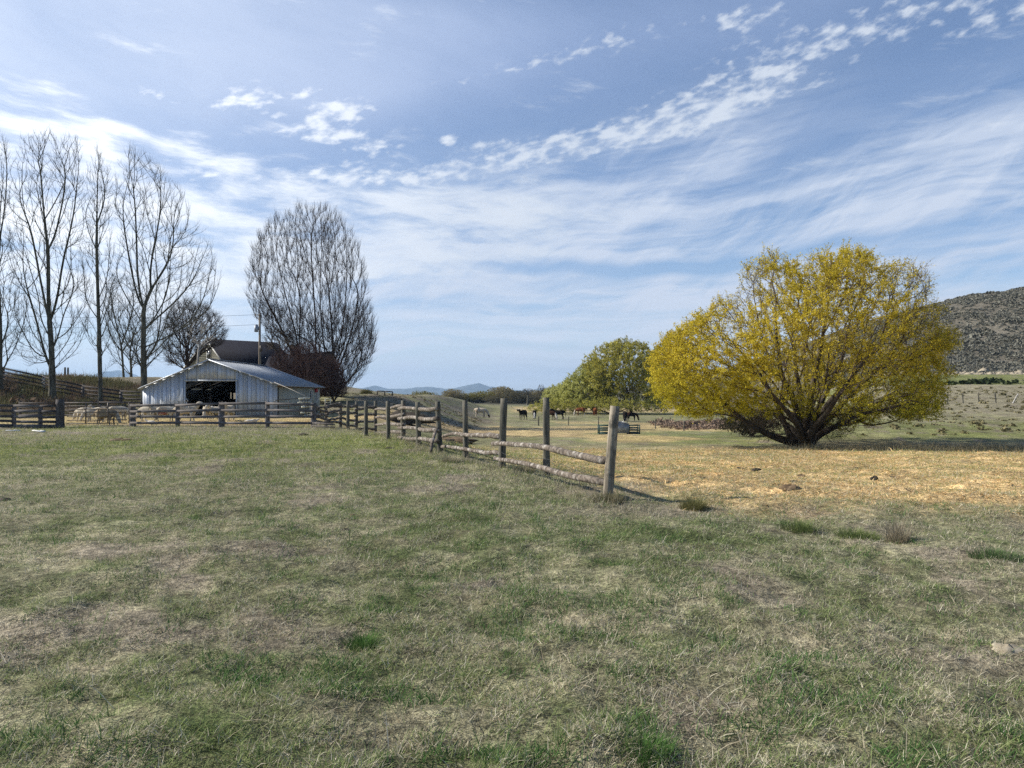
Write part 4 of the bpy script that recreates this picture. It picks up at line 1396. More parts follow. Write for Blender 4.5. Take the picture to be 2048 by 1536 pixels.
# right side wall, beige, set under the eave
mb = MB()
wins = [(63.9, 64.75, 1.18, 2.02), (66.0, 66.75, 1.12, 2.0), (64.95, 65.3, .45, .95), (66.2, 66.6, .1, .75)]
wall_holes(mb, BD + .25, BB, gz0, ZR - .22, XR - .12, wins, axis='y')
y = BD + .5
while y < BB - .1:
    lo = gz0
    if all(not (a - .05 < y < c + .05) for a, c, _, _ in wins):
        mb.box((XR - .052, y, (lo + ZR - .24) / 2), (.018, .04, ZR - .24 - lo))
    y += .24
o = mb.build('wall', M['barn_beige'], barn); o['label'] = 'beige ribbed side wall'
# black box added for the shade in the torn corner gap
mb = MB(); mb.box((XR - .02, BD + .13, (gz0 + ZR - .25) / 2), (.10, .14, ZR - .3 - gz0)); mb.build('corner_gap_shade', M['black_wood'], barn)
# left and back walls
mb = MB(); wall_holes(mb, BD + .09, BB, gz0, ZL - .1, XL, [], axis='y'); mb.build('wall', M['barn_panel'], barn)
kb = BB / BD
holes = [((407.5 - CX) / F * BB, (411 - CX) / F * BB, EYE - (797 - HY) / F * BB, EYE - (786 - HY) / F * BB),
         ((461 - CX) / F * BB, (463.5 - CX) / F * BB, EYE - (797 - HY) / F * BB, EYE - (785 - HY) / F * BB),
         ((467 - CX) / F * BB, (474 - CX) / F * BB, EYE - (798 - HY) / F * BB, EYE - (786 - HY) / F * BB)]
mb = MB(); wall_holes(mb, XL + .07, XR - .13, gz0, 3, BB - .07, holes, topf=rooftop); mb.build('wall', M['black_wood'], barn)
# inside: posts, rafters and a half wall
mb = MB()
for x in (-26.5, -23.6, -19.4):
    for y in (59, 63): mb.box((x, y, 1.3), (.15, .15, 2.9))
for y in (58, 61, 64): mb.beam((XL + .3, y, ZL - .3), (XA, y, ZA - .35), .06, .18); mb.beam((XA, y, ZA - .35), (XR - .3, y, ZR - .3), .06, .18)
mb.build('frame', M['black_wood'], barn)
mb = MB(); mb.box((bx(375.5), BD - .18, .55), (.09, .09, 1.6)); mb.box((bx(376), BD - .2, 1.2), (.2, .05, .12)); mb.build('gate_post', M['board_pale'], barn)
# roof with ribs
mb = MB()
ov = .28
for (xa, za, xe, ze) in ((XA, ZA, XR + .38, None), (XA, ZA, XL - .22, None)):
    sl = (ZR - ZA) / (XR - XA) if xe > XA else (ZL - ZA) / (XL - XA)
    ze = ZA + sl * (xe - XA)
    a = np.array((XA, 0, ZA)); c = np.array((xe, 0, ze)); d = c - a; nrm = np.array((-d[2], 0, d[0])) / np.hypot(d[0], d[2]);
    if nrm[2] < 0: nrm = -nrm
    for (y0, y1, up, dn) in [(BD - ov, BB + ov, .0, -.035)]:
        v = [a + np.array((0, y0, 0)), c + np.array((0, y0, 0)), c + np.array((0, y1, 0)), a + np.array((0, y1, 0))]
        mb.add([p + nrm * dn for p in v] + [p + nrm * up for p in v], [(0, 1, 2, 3), (7, 6, 5, 4), (0, 4, 5, 1), (1, 5, 6, 2), (2, 6, 7, 3), (3, 7, 4, 0)])
    y = BD - ov + .1
    while y < BB + ov:
        mb.beam(a + nrm * .012 + np.array((0, y, 0)), c + nrm * .012 + np.array((0, y, 0)), .05, .022); y += .305
roof = mb.build('roof', M['barn_roof'], barn)
mb = MB(); mb.beam((XA, BD - ov, ZA + .03), (XA, BB + ov, ZA + .03), .32, .025); mb.build('ridge_cap', M['barn_panel'], roof)
mb = MB()
mb.beam((XR - .05, BD + .1, ZR - .16), (XR - .05, BB, ZR - .16), .07, .10)
mb.build('fascia', M['eave_wood'], roof)
mb = MB(); mb.beam((XL - .1, BD - .28, ZL - .04), (XA, BD - .28, ZA - .05), .03, .06); mb.beam((XA, BD - .28, ZA - .05), (XR + .3, BD - .28, ZR - .12), .03, .06)
mb.build('rake_trim', M['barn_panel_new'], roof)
mb = MB()
for x in (door[0] - .05, door[1] + .05): mb.box((x, BD - .03, (gz0 + door[3]) / 2), (.10, .05, door[3] - gz0))
mb.box(((door[0] + door[1]) / 2, BD - .03, door[3] + .05), (door[1] - door[0] + .2, .05, .10))
mb.build('door_frame', M['barn_panel'], barn)
for (a, c, lo, hi) in wins[:2]:
    mb = MB(); X_ = XR - .06
    for q in ((a, a + .10), (c - .10, c), ((a + c) / 2 + .05, (a + c) / 2 + .12)): mb.box((X_, (q[0] + q[1]) / 2, (lo + hi) / 2), (.05, q[1] - q[0], hi - lo))
    mb.box((X_, (a + c) / 2, hi - .04), (.055, c - a, .06)); mb.box((X_, (a + c) / 2, lo + .04), (.055, c - a, .06))
    mb.build('window', M['white_paint'], barn)
for (a, c, lo, hi) in wins:
    mb = MB(); mb.box((XR - .2, (a + c) / 2, (lo + hi) / 2), (.02, c - a, hi - lo)); mb.build('window_pane', M['glass'], barn)

cc = (XR + .05, 65.65, 2.02)
o = wthing('bucket', 'red can hanging under the barn eave between the two side windows', 'bucket', (cc[0], cc[1], cc[2] - .22))
mb = MB(); mb.tube([(cc[0], cc[1], cc[2] - .2), (cc[0], cc[1], cc[2] + .12)], [.12, .15], 10); mb.build('can', M['red'], o)
mb = MB(); mb.tube([(cc[0], cc[1] - .14, cc[2] + .1), (cc[0], cc[1], cc[2] + .30), (cc[0], cc[1] + .14, cc[2] + .1)], .012, 5); mb.build('handle', M['pipe'], o)

# ------------------------------------------------------------------ farmhouse
hz_ = W(418, 680, 100)
house = wthing('farmhouse', 'cream sided farmhouse with a steep dark shingled roof, mostly hidden by the barn', 'house', (hz_[0], 100, float(height(hz_[0], 100))))
A = np.array(hz_); s2 = .7071
fr = np.array((s2, -s2, 0)); bk = np.array((s2, s2, 0))         # towards the near eave, along the ridge
L = 9.2
wn, wl = 5.2, 8.0
zn, zl = A[2] - .63 * wn, A[2] - .49 * wl
zb = 2.5
P0 = lambda d, k, z: np.array((A[0], A[1], 0)) + fr * d + bk * k + np.array((0, 0, z))
mb = MB()
for k in (0, L):
    v = [P0(wn - .3, k, zb), P0(wn - .3, k, zn + .1), P0(0, k, A[2] - .12), P0(-wl + .3, k, zl + .1), P0(-wl + .3, k, zb)]
    v2 = [p + bk * (.15 if k == 0 else -.15) for p in v]
    mb.add(v + v2, [(0, 1, 2, 3, 4), (9, 8, 7, 6, 5)] + [(i, (i + 1) % 5, 5 + (i + 1) % 5, 5 + i) for i in range(5)])
for d in (wn - .3, -wl + .3):
    mb.beam(P0(d, 0, (zb + zn) / 2), P0(d, L, (zb + zn) / 2), .15, zn - zb)
# clapboards on the gable
for q in np.arange(zb + .3, A[2] - .4, .22):
    a_ = min(wn - .35, (A[2] - .2 - q) / .63); c_ = min(wl - .35, (A[2] - .2 - q) / .49)
    mb.beam(P0(a_, -.01, q), P0(-c_, -.01, q), .03, .03)
mb.build('wall', M['siding'], house)
mb = MB()
for (d, z) in ((wn + .2, zn - .12), (-wl - .2, zl - .1)):
    a = [P0(0, -.35, A[2]), P0(0, L + .35, A[2]), P0(d, L + .35, z), P0(d, -.35, z)]
    up = np.array((0, 0, .14))
    mb.add(a + [p + up for p in a], [(0, 1, 2, 3), (7, 6, 5, 4), (0, 4, 5, 1), (1, 5, 6, 2), (2, 6, 7, 3), (3, 7, 4, 0)])
mb.build('roof', M['shingle'], house)
w0 = W(416.5, 708.5, 99)
mb = MB()
dwin = 0.1
zc = EYE + (HY - 708) / F * 100
mb.beam(P0(-.55, -.05, zc), P0(.65, -.05, zc), .08, 1.35)
win = mb.build('window', M['white_paint'], house)
mb = MB(); mb.beam(P0(-.42, -.10, zc), P0(.52, -.10, zc), .04, 1.12); mb.build('pane', M['glass'], win)
mb = MB(); mb.beam(P0(-.45, -.135, zc), P0(.55, -.135, zc), .03, .06); mb.beam(P0(wn, -.4, zn), P0(0, -.4, A[2] + .05), .04, .2); mb.beam(P0(-wl, -.4, zl), P0(0, -.4, A[2] + .05), .04, .2)
mb.build('trim', M['white_paint'], house)

bl = W(590, 722, 98)
ob = wthing('outbuilding', 'low dark-roofed building with a chimney behind the reddish shrubs', 'house', (bl[0], 98, float(height(bl[0], 98))))
x0, x1 = W(538, 0, 98)[0], W(668, 0, 98)[0]
zt = EYE + (HY - 713) / F * 98; zt2 = EYE + (HY - 702) / F * 98; ze = EYE + (HY - 752) / F * 96
mb = MB()
v = [(x0, 94.5, ze), (x1, 94.5, ze), (x1, 98, zt2), (x0, 98, zt), (x0, 101.5, ze), (x1, 101.5, ze)]
v2 = [(a_, b_, c_ - .2) for a_, b_, c_ in v]
mb.add(v + v2, [(0, 1, 2, 3), (3, 2, 5, 4), (6, 9, 8, 7), (9, 10, 11, 8), (0, 3, 9, 6), (3, 4, 10, 9), (1, 7, 8, 2), (2, 8, 11, 5), (0, 6, 7, 1), (4, 5, 11, 10)])
orf = mb.build('roof', M['shingle'], ob)
mb = MB(); mb.box(((x0 + x1) / 2, 98, 1.2 + (ze - 1.2) / 2 - .1), (x1 - x0 - .6, 6.4, ze - 1.3)); mb.build('wall', M['siding'], ob)
cx_ = W(588, 0, 98)[0]; zc1 = EYE + (HY - 693) / F * 98
mb = MB(); mb.box((cx_, 98, (zt + zc1) / 2 - .1), (.85, .7, zc1 - zt + .6)); mb.box((cx_, 98, zc1 + .05), (1.0, .85, .14)); mb.build('chimney', M['chimney'], orf)

# ------------------------------------------------------------------ utility pole and wires
pb = G(519.5, 75)
topz = EYE + (HY - 628) / F * 75
up_ = wthing('utility_pole', 'grey wooden utility pole with a transformer rising behind the barn roof', 'utility pole', pb)
mb = MB(); mb.tube([(pb[0], pb[1], pb[2] - .2), (pb[0], pb[1], (pb[2] + topz) / 2), (pb[0], pb[1], topz)], [.15, .125, .10], 10); mb.build('pole', M['pole_wood'], up_)
zt_ = EYE + (HY - 657) / F * 75
mb = MB(); mb.tube([(pb[0] - .32, pb[1] - .05, zt_ - .34), (pb[0] - .32, pb[1] - .05, zt_ + .30)], .19, 12); mb.tube([(pb[0] - .32, pb[1] - .05, zt_ + .31), (pb[0] - .32, pb[1] - .05, zt_ + .40)], [.17, .05], 10)
mb.box((pb[0] - .12, pb[1] - .02, zt_), (.14, .08, .3)); mb.build('transformer', M['grey_metal'], up_)
mb = MB(); mb.box((pb[0] - .12, pb[1] - .12, topz - .12), (.6, .06, .05)); mb.tube([(pb[0] - .36, pb[1] - .12, topz - .1), (pb[0] - .36, pb[1] - .12, topz + .1)], [.05, .03], 6); mb.build('insulator_arm', M['pole_wood'], up_)
mb = MB(); mb.box((pb[0] + .16, pb[1] - .12, EYE + (HY - 697) / F * 75), (.2, .2, .55)); mb.build('meter_box', M['pipe'], up_)
for (y0, y1, lab) in ((629, 630, 'upper thin power line running left from the pole top'), (649, 652, 'lower thin power line running left from below the transformer')):
    a = np.array(W(518, y0, 75)); c = np.array(W(-700, y1 - 60, 62))
    pts = [a + (c - a) * t + np.array((0, 0, -1.2 * 4 * t * (1 - t))) for t in np.linspace(0, 1, 24)]
    mb = MB(); mb.tube(pts, .012, 4); o = mb.build('power_line', M['wire'], None); tag(o, lab, 'power line', 'power lines')
gw = wthing('guy_wire', 'pale rope stretched down from the barn eave to the metal rack', 'rope', (XR + .2, BD - .2, 0))
mb = MB(); mb.tube([W(548, 764, 54.4), W(585, 780, 53.2), W(619, 796, 52)], .014, 5); mb.build('rope', M['board_pale'], gw)

# ------------------------------------------------------------------ board fences
rg = np.random.default_rng(77)


def post_mesh(base, h, r, mat, parent, square=False, lean=(0, 0), n=10):
    mb = MB(); b_ = np.array(base, float)
    tp = b_ + np.array((lean[0], lean[1], h))
    if square:
        mb.beam(b_ - np.array((0, 0, .2)), tp, r * 2, r * 2)
    else:
        k = 7
        pts = [b_ - np.array((0, 0, .2)) + (tp - b_ + np.array((0, 0, .2))) * t for t in np.linspace(0, 1, k)]
        mb.tube(pts, [r * (1.12 - .12 * t + rg.normal() * .02) for t in np.linspace(0, 1, k)], n, rng=rg, wob=.035)
    return mb.build('post', M[mat], parent)


cf = P(443, 849)
corral = wthing('board_fence', 'weathered four-board corral fence in front of the barn and its sheep', 'fence', cf)
cp = [(265, 853, 808, .15), (355, 851, 808, .11), (443, 848, 804, .15), (535, 848, 803, .11), (627, 848, 806, .13)]
pts = []
for k, (px, by, ty, r) in enumerate(cp):
    g_ = G(px, 39.6 - k * .05)
    h = EYE - (ty - HY) / F * g_.y - g_.z
    post_mesh(g_, h, r, 'board', corral); pts.append((g_, h))
for k in range(4):
    (a, ha), (c, hc) = pts[k], pts[k + 1]
    for fr_ in (.93, .675, .42, .17):
        mb = MB(); j1, j2 = rg.normal(size=2) * .012
        mb.beam((a.x - .06, a.y - .16, a.z + ha * fr_ + j1), (c.x + .06, c.y - .155, c.z + hc * fr_ + j2), .04, .125, rg.normal() * .02)
        mb.build('board', M['board'], corral)
# back rails of the same corral, seen through: darker board fence left of the gate
lf = P(60, 858)
lfence = wthing('board_fence', 'dark five-board fence running out of the photo left of the pipe gate', 'fence', lf)
lp = [(-70, .07, 1.1), (-25, .07, 1.1), (28, .07, 1.12), (81, .07, 1.14), (120, .19, 1.42)]
pts = []
for k, (px, r, h) in enumerate(lp):
    g_ = G(px, 38.0 + .05 * k); post_mesh(g_, h, r, 'board_dark' if r > .1 else 'board', lfence, square=r < .1); pts.append((g_, 1.2))
for k in range(4):
    (a, ha), (c, hc) = pts[k], pts[k + 1]
    for fr_ in (.93, .70, .47, .26, .06):
        mb = MB(); j1, j2 = rg.normal(size=2) * .015
        mb.beam((a.x - .05, a.y - .13, a.z + 1.16 * fr_ + j1), (c.x + .05 if k < 3 else c.x - .1, c.y - .13, c.z + 1.18 * fr_ + j2), .04, .13 if fr_ > .1 else .20, rg.normal() * .03)
        mb.build('board', M['board_dark' if k % 2 else 'board'], lfence)

# pipe gate
gt = wthing('pipe_gate', 'long rusty seven-bar pipe gate between two thick fence posts', 'gate', G(195, 38.6))
xa, xb = G(124, 38.5), G(262, 39.3)
z0 = float(height(-20, 39)) + .16
mb = MB()
for k, zz in enumerate((0.0, .17, .36, .55, .72, .88, 1.04)):
    mb.tube([(xa.x + .25, 38.5, z0 + zz), (xb.x - .2, 39.3, z0 + zz + .01)], .022, 6)
mb.build('rail', M['pipe'], gt)
mb = MB()
for t in (.03, .97):
    mb = MB(); mb.tube([(xa.x + (xb.x - xa.x) * t, 38.5 + .8 * t, z0), (xa.x + (xb.x - xa.x) * t, 38.5 + .8 * t, z0 + 1.05)], .025, 6); mb.build('end_bar', M['pipe'], gt)
for t in (.345, .665):
    mb = MB(); mb.box((xa.x + (xb.x - xa.x) * t, 38.5 + .8 * t - .03, z0 + .52), (.06, .02, 1.06)); mb.build('brace', M['pipe'], gt)

# tangle of old rails behind the gate: the far side of the pen
bf_ = wthing('board_fence', 'far dark board fence of the sheep pen seen through the pipe gate', 'fence', G(200, 52))
for (p0_, p1_) in ((40, 120), (120, 200), (200, 283)):
    a, c = G(p0_, 52), G(p1_, 52)
    post_mesh(a, 1.15, .06, 'board_dark', bf_, True)
    for k in range(4):
        mb = MB(); mb.beam((a.x, a.y - .1, a.z + .3 + .26 * k + rg.normal() * .03), (c.x, c.y - .1, c.z + .3 + .26 * k + rg.normal() * .03), .04, .11); mb.build('board', M['board_dark'], bf_)
post_mesh(G(283, 52), 1.15, .06, 'board_dark', bf_, True)

# fence up the bank
bk_ = wthing('board_fence', 'black four-board fence climbing the bank under the bare poplars', 'fence', G(166, 70))
bp = [(-90, 66), (-40, 68), (6, 69.3), (87, 70), (166, 70), (242, 70), (318, 70)]
pts = []
for (px, D) in bp:
    g_ = G(px, D); post_mesh(g_, 1.3, .10, 'board_pale' if px == 87 else 'board', bk_, True); pts.append(g_)
for a, c in zip(pts[:-1], pts[1:]):
    for hh in (1.18, .86, .53, .20):
        mb = MB(); mb.beam((a.x, a.y - .12, a.z + hh), (c.x, c.y - .12, c.z + hh), .04, .14); mb.build('board', M['board_dark'], bk_)
for (px, lab) in ((130, 'left one of two dark posts standing on the skyline beside the thick poplar trunk'), (136, 'right one of two dark posts standing on the skyline beside the thick poplar trunk')):
    g_ = G(px, 84); o = wthing('fence_post', lab, 'post', g_, 'paired posts on the skyline'); post_mesh(g_, 1.3, .09, 'board_dark', o)

# fence pieces on the mound
tf = wthing('timber_frame', 'small dark two-bay timber frame on the skyline of the mound', 'hitching rail', G(769, 92))
gs = [G(px, 92) for px in (754.5, 769.5, 785)]
for k, g_ in enumerate(gs): post_mesh(g_, EYE + (HY - 781.5 - k * .8) / F * 92 - g_.z, .06, 'board_dark', tf, True)
for a, c, k in ((gs[0], gs[1], 0), (gs[1], gs[2], 1)):
    mb = MB(); mb.beam((a.x, 91.9, EYE + (HY - 782 - k * .8) / F * 92), (c.x, 91.9, EYE + (HY - 782.8 - k * .8) / F * 92), .05, .13); mb.build('rail', M['board_dark'], tf)
tf = wthing('board_fence', 'short dark single-rail fence on the skyline right of the broad poplar', 'fence', G(680, 90))
gs = [G(px, 90) for px in (656, 674, 692)]
for g_ in gs: post_mesh(g_, 1.05 + max(0, EYE + (HY - 789) / F * 90 - g_.z - 1.05), .06, 'board_dark', tf, True)
for a, c in zip(gs[:-1], gs[1:]):
    mb = MB(); mb.beam((a.x, 89.9, EYE + (HY - 788.8) / F * 90), (c.x, 89.9, EYE + (HY - 788.8) / F * 90), .05, .14); mb.build('rail', M['board_dark'], tf)

# ------------------------------------------------------------------ log rail fence
rf = wthing('rail_fence', 'log rail fence running from the tall pale post back to the corral', 'fence', P(877, 908))
#        px base, base y, px top, top y, radius, material
RP = [(1213, 1000, 1230, 812, .075, 'post_new'), (1093, 950, 1092, 795, .070, 'post_old'), (1003, 935, 1008, 797, .080, 'post_old'), (932, 914, 930, 801, .068, 'post_old'), (881, 906, 875, 803, .078, 'post_old'),
      (838, 890, 835, 804, .075, 'post_old'), (806, 876, 807, 801, .085, 'post_old'), (777, 878, 776, 802, .068, 'post_old'), (751, 864, 751, 802, .085, 'post_old'), (732, 872, 732, 802, .075, 'post_old'),
      (713, 858, 713, 803, .080, 'post_old'), (696, 859, 696, 802, .075, 'post_old'), (681, 855, 681, 804, .08, 'post_old'), (652, 853, 652, 806, .08, 'post_old')]
base = {}
for k, (px, by, tx, ty, r, mt) in enumerate(RP):
    g_ = P(px, by, 8, 60)
    h = (by - ty) / F * g_.y
    post_mesh(g_, h, r, mt, rf, lean=((tx - px) / F * g_.y, 0), n=12); base[px] = g_


def rail(p0, p1, y0, y1, D0, D1, r0, r1, sag=0.0, wob=.03, mat='log', k=9):
    a = np.array(W(p0, y0, D0)); c = np.array(W(p1, y1, D1))
    ts = np.linspace(0, 1, k)
    ph = rg.uniform(0, 6.28)
    pts = [a + (c - a) * t + np.array((0, rg.normal() * wob * .3, sag * 4 * t * (1 - t) + wob * math.sin(ph + 5 * t) * math.sin(math.pi * t) + rg.normal() * wob * .2)) for t in ts]
    mb = MB(); mb.tube(pts, [(r0 + (r1 - r0) * t) * (1 + rg.normal() * .025) for t in ts], 12, rng=rg, wob=.03)
    mb.build('rail', M[mat], rf, smooth=False)


D1225, D1093, D1003, D930, D880 = (base[q].y for q in (1213, 1093, 1003, 932, 881))
rail(985, 1214, 887, 922, D1003 - .15, D1225 + .02, .048, .066, sag=.04, wob=.035, k=16)
rail(990, 1213, 917, 965, D1003 - .15, D1225 + .04, .045, .062, sag=.00, wob=.03, k=16)
rail(886, 1003, 872, 874, D880 - .2, D1003 - .02, .042, .070, sag=.07, wob=.04, k=12)
rail(884, 1002, 893, 906, D880 - .2, D1003 + .02, .045, .055, wob=.03, k=12)
secs = [(798, 875, 881, 806, [(817, 817.5), (837, 837), (856, 860), (875, 883)]), (750, 807, 806, 751, [(819.5, 811), (835, 829), (849.5, 848.5), (865, 865)]),
        (709, 751, 751, 713, [(818.5, 815), (832, 828.5), (846, 841.5), (858.5, 858)]), (677, 713, 713, 681, [(813.5, 811.5), (826, 825), (836, 841), (846, 852)]),
        (652, 683, 681, 652, [(816, 810), (829, 819), (843, 833), (846, 843), (812, 808)]), (626, 655, 652, 652, [(812, 816), (819, 823), (828, 833), (841, 845), (834, 839)])]
for (p0, p1, qa, qb, ys) in secs:
    Da, Db = base[qb].y, base[qa].y
    if p0 == 626: Da = 39.4
    for (ya, yb) in ys:
        rail(p0, p1, ya, yb, Da - .12, Db - .12, .060, .066, wob=.045, k=8)
# fallen prop stick against the post
mb = MB(); mb.tube([W(871, 862, D880 - .3), W(864, 885, D880 - .7), W(862, 904, D880 - .9)], [.045, .05, .04], 8, rng=rg, wob=.1); mb.build('rail', M['log'], rf)
# loose wire
mb = MB()
for (p0_, y0_, p1_, y1_) in ((1003, 880, 1213, 921), (1003, 905, 1214, 950)):
    a, c = np.array(W(p0_, y0_, D1003 - .2)), np.array(W(p1_, y1_, D1225 - .05))
    mb.tube([a + (c - a) * t + np.array((0, 0, -.06 * math.sin(t * 9))) for t in np.linspace(0, 1, 14)], .004, 4)
mb.build('wire', M['wire'], rf)

# small pole-fence end joining the corral (short dark boards)
sf = wthing('board_fence', 'low dark stacked boards closing the gap between corral and log fence', 'fence', G(650, 39.3))
a, c = G(628, 39.2), G(672, 38.0)
for k, zz in enumerate((.10, .24)):
    mb = MB(); mb.beam((a.x, a.y - .3, a.z + zz), (c.x, c.y - .3, c.z + zz), .05, .10); mb.build('board', M['board_dark'], sf)

# ------------------------------------------------------------------ wire fences in the pasture and below the hill
wf = wthing('wire_fence', 'thin wire fence with wide-set posts crossing the cattle pasture', 'fence', P(1137, 840))
prev = None
for (px, by, h) in ((1077, 841, 1.15), (1137, 840, 1.15), (1197, 840, 1.15), (1254, 844, 1.05), (1311, 846, 1.05), (1368, 848, 1.05)):
    D = 98 - abs(px - 1137) * .03 - max(0, px - 1197) * .07
    g_ = G(px, D); post_mesh(g_, h, .08 if px == 1077 else .06, 'post_old', wf, n=7)
    if prev is not None:
        for hh in (.4, .7, 1.0):
            mb = MB(); mb.tube([(prev[0], prev[1], prev[2] + hh), (g_.x, g_.y, g_.z + hh)], .006, 4); mb.build('wire', M['wire'], wf)
    prev = g_
wf = wthing('wire_fence', 'post and wire fence climbing the dry slope at the right edge', 'fence', G(1958, 88))
prev = None
for (px, lean) in ((1868, 0), (1895, 0), (1926, -.05), (1958, -.08), (1992, -.12), (2024, .68), (2062, 0), (2100, 0), (2140, 0)):
    g_ = G(px, 88); post_mesh(g_, 1.2 if lean < .3 else 1.05, .07, 'post_old' if lean < .3 else 'board_pale', wf, n=7, lean=(lean, 0))
    if prev is not None:
        for hh in (.5, .8, 1.1):
            mb = MB(); mb.tube([(prev[0], prev[1], prev[2] + hh), (g_.x, g_.y, g_.z + hh)], .006, 4); mb.build('wire', M['wire'], wf)
    prev = g_

# ------------------------------------------------------------------ creep feeder in the pasture
fb = G(1239, 68)
fd = wthing('livestock_feeder', 'green slatted livestock feeder with a grey sheet-metal hopper in the pasture', 'feeder', fb)
fx = lambda px: (px - CX) / F * 68
fz = lambda py: EYE - (py - HY) / F * 68
zg = fb.z
for (pa0, pa1, dy) in ((1197, 1221, -.3), (1258, 1281, .2)):
    mb = MB()
    for px in (pa0 + 1, pa1 - 1): mb.box((fx(px), 68 + dy, zg + .42), (.09, .09, .90))
    for k in range(4): mb.box((fx((pa0 + pa1) / 2), 68 + dy, zg + .16 + .21 * k), (fx(pa1) - fx(pa0) - .02, .05, .085))
    mb.box((fx((pa0 + pa1) / 2), 68 + dy + .5, zg + .05), (fx(pa1) - fx(pa0), .9, .06))
    for k in range(4): mb.box((fx((pa0 + pa1) / 2), 69.0 + dy, zg + .16 + .21 * k), (fx(pa1) - fx(pa0) - .02, .05, .085))
    for px in (pa0 + 1, pa1 - 1): mb.box((fx(px), 69.0 + dy, zg + .42), (.09, .09, .90))
    mb.build('slatted_panel', M['green_metal'], fd)
mb = MB()
x0, x1 = fx(1222), fx(1257)
v = [(x0, 67.7, zg + .12), (x1, 67.7, zg + .14), (x1, 67.7, fz(847.5)), (fx(1243), 67.7, fz(843)), (x0, 67.7, fz(844))]
v2 = [(a_, 69.2, c_) for a_, b_, c_ in v]
mb.add(v + v2, [(0, 1, 2, 3, 4), (9, 8, 7, 6, 5)] + [(i, 5 + i, 5 + (i + 1) % 5, (i + 1) % 5) for i in range(5)]); mb.build('hopper', M['grey_metal'], fd)
mb = MB(); mb.beam((fx(1242), 67.6, fz(842.6)), (x1 + .05, 67.6, fz(847)), .1, .05); mb.beam((x0 - .05, 67.6, fz(843.4)), (fx(1243), 67.6, fz(842.4)), .1, .05); mb.build('rim', M['white_paint'], fd)
for px in (1224, 1255):
    mb = MB(); mb.box((fx(px), 67.9, zg + .02), (.12, .5, .26)); mb.build('skid', M['board_dark'], fd)

# ------------------------------------------------------------------ pipe panels and rack beside the barn
pg = wthing('pipe_gate', 'open dark pipe gate panel leaning beside the barn corner', 'gate', G(575, 46))
mb = MB()
q = lambda px, py, D=46: W(px, py, D)
g0 = G(575, 46).z
mb.tube([q(549.5, 835), q(549.5, 803), q(551, 800.5), q(600, 796.5, 48)], .028, 6)
for (ya, yb) in ((814, 811), (822, 819)): mb.tube([q(550, ya), q(600, yb, 48)], .022, 6)
mb.build('rail', M['pipe_dark'], pg)
mb = MB(); mb.tube([q(577, 798.5, 47), q(578, 824, 47)], .025, 6); mb.build('brace', M['pipe_dark'], pg)
rk = wthing('hay_rack', 'chalky white slatted metal hay rack by the corner of the corral', 'rack', G(608, 45))
mb = MB(); zz = G(608, 45).z
for k, (y_, w_) in enumerate(((796, 22), (804, 24), (812.5, 16), (824, 18), (830, 12))):
    mb.tube([q(620 - w_, y_ + 1.5, 45), q(620, y_, 45.6)], .045 if k != 2 else .06, 6); mb.tube([q(620 - w_, y_ + 1.5, 46.2), q(620, y_, 46.8)], .035, 6)
mb.build('rail', M['white_metal'], rk)
mb = MB()
for px in range(600, 621, 3):
    mb.tube([q(px, 797, 45.2), q(px - 1.5, 834, 45.2)], .018, 5)
mb.build('bar', M['pipe_dark'], rk)
wg = wthing('pipe_gate', 'small white pipe panel standing behind the far corner of the barn', 'gate', G(656, 69))
mb = MB()
for px in (650.5, 661): mb.tube([W(px, 815, 69), W(px, 797, 69)], .04, 6)
for py in (798, 805, 811): mb.tube([W(650.5, py, 69), W(661, py - .5, 69)], .035, 6)
mb.build('rail', M['white_metal'], wg)

# ------------------------------------------------------------------ loose things on the ground
def lump(name, label, cat, px, py, size, mat, seed, group=None, D=None):
    rg_ = np.random.default_rng(seed)
    g_ = G(px, D) if D else P(px, py, 3, 200)
    n1_, n2_ = 10, 16
    V = []; Fc = []
    for i in range(n1_):
        ph = math.pi * .5 * i / (n1_ - 1)
        for j in range(n2_):
            th = 2 * math.pi * j / n2_
            rr = 1 + .5 * (float(vn(np.array(j * .9 + seed), np.array(i * .8), seed)) - .5)
            jj_ = j % n2_
            rr = 1 + .35 * math.sin(3 * th + seed) * .4 + .4 * (float(vn(math.cos(th) * 2 + seed, math.sin(th) * 2 + i * .6, seed)) - .5)
            V.append((math.cos(th) * math.cos(ph) * size[0] * rr, math.sin(th) * math.cos(ph) * size[1] * rr, math.sin(ph) * size[2] * rr - .02))
    for i in range(n1_ - 1):
        for j in range(n2_): Fc.append((i * n2_ + j, i * n2_ + (j + 1) % n2_, (i + 1) * n2_ + (j + 1) % n2_, (i + 1) * n2_ + j))
    mb = MB(); mb.add(V, Fc)
    o = mb.build(name, M[mat], None, smooth=(mat != 'stone')); o.location = g_
    return tag(o, label, cat, group)


lump('stone', 'pale tan stone half buried in the turf near the right edge', 'stone', 2018, 1300, (.12, .09, .05), 'stone', 8)
lump('dung_pat', 'black dung pat in the grass in front of the corner of the corral', 'dung pat', 608, 871, (.20, .15, .10), 'dung', 5)
lump('dung_pat', 'dark dung pat at the left edge of the pasture', 'dung pat', 8, 1000, (.10, .08, .05), 'dung', 6)
lump('dung_pat', 'reddish brown dung pat beside the green one in the middle of the pasture', 'dung pat', 706, 1031, (.09, .07, .035), 'hay', 7)
lump('dung_pat', 'dark olive dung pat in the middle of the pasture', 'dung pat', 690, 1061, (.10, .08, .04), 'dung', 8)
lump('dung_pat', 'brown dung pat in front of the middle of the corral', 'dung pat', 245, 881, (.45, .25, .09), 'hay', 9)
lump('dung_pat', 'dark dung pat near the log fence below its double rails', 'dung pat', 780, 897, (.16, .12, .06), 'dung', 10)
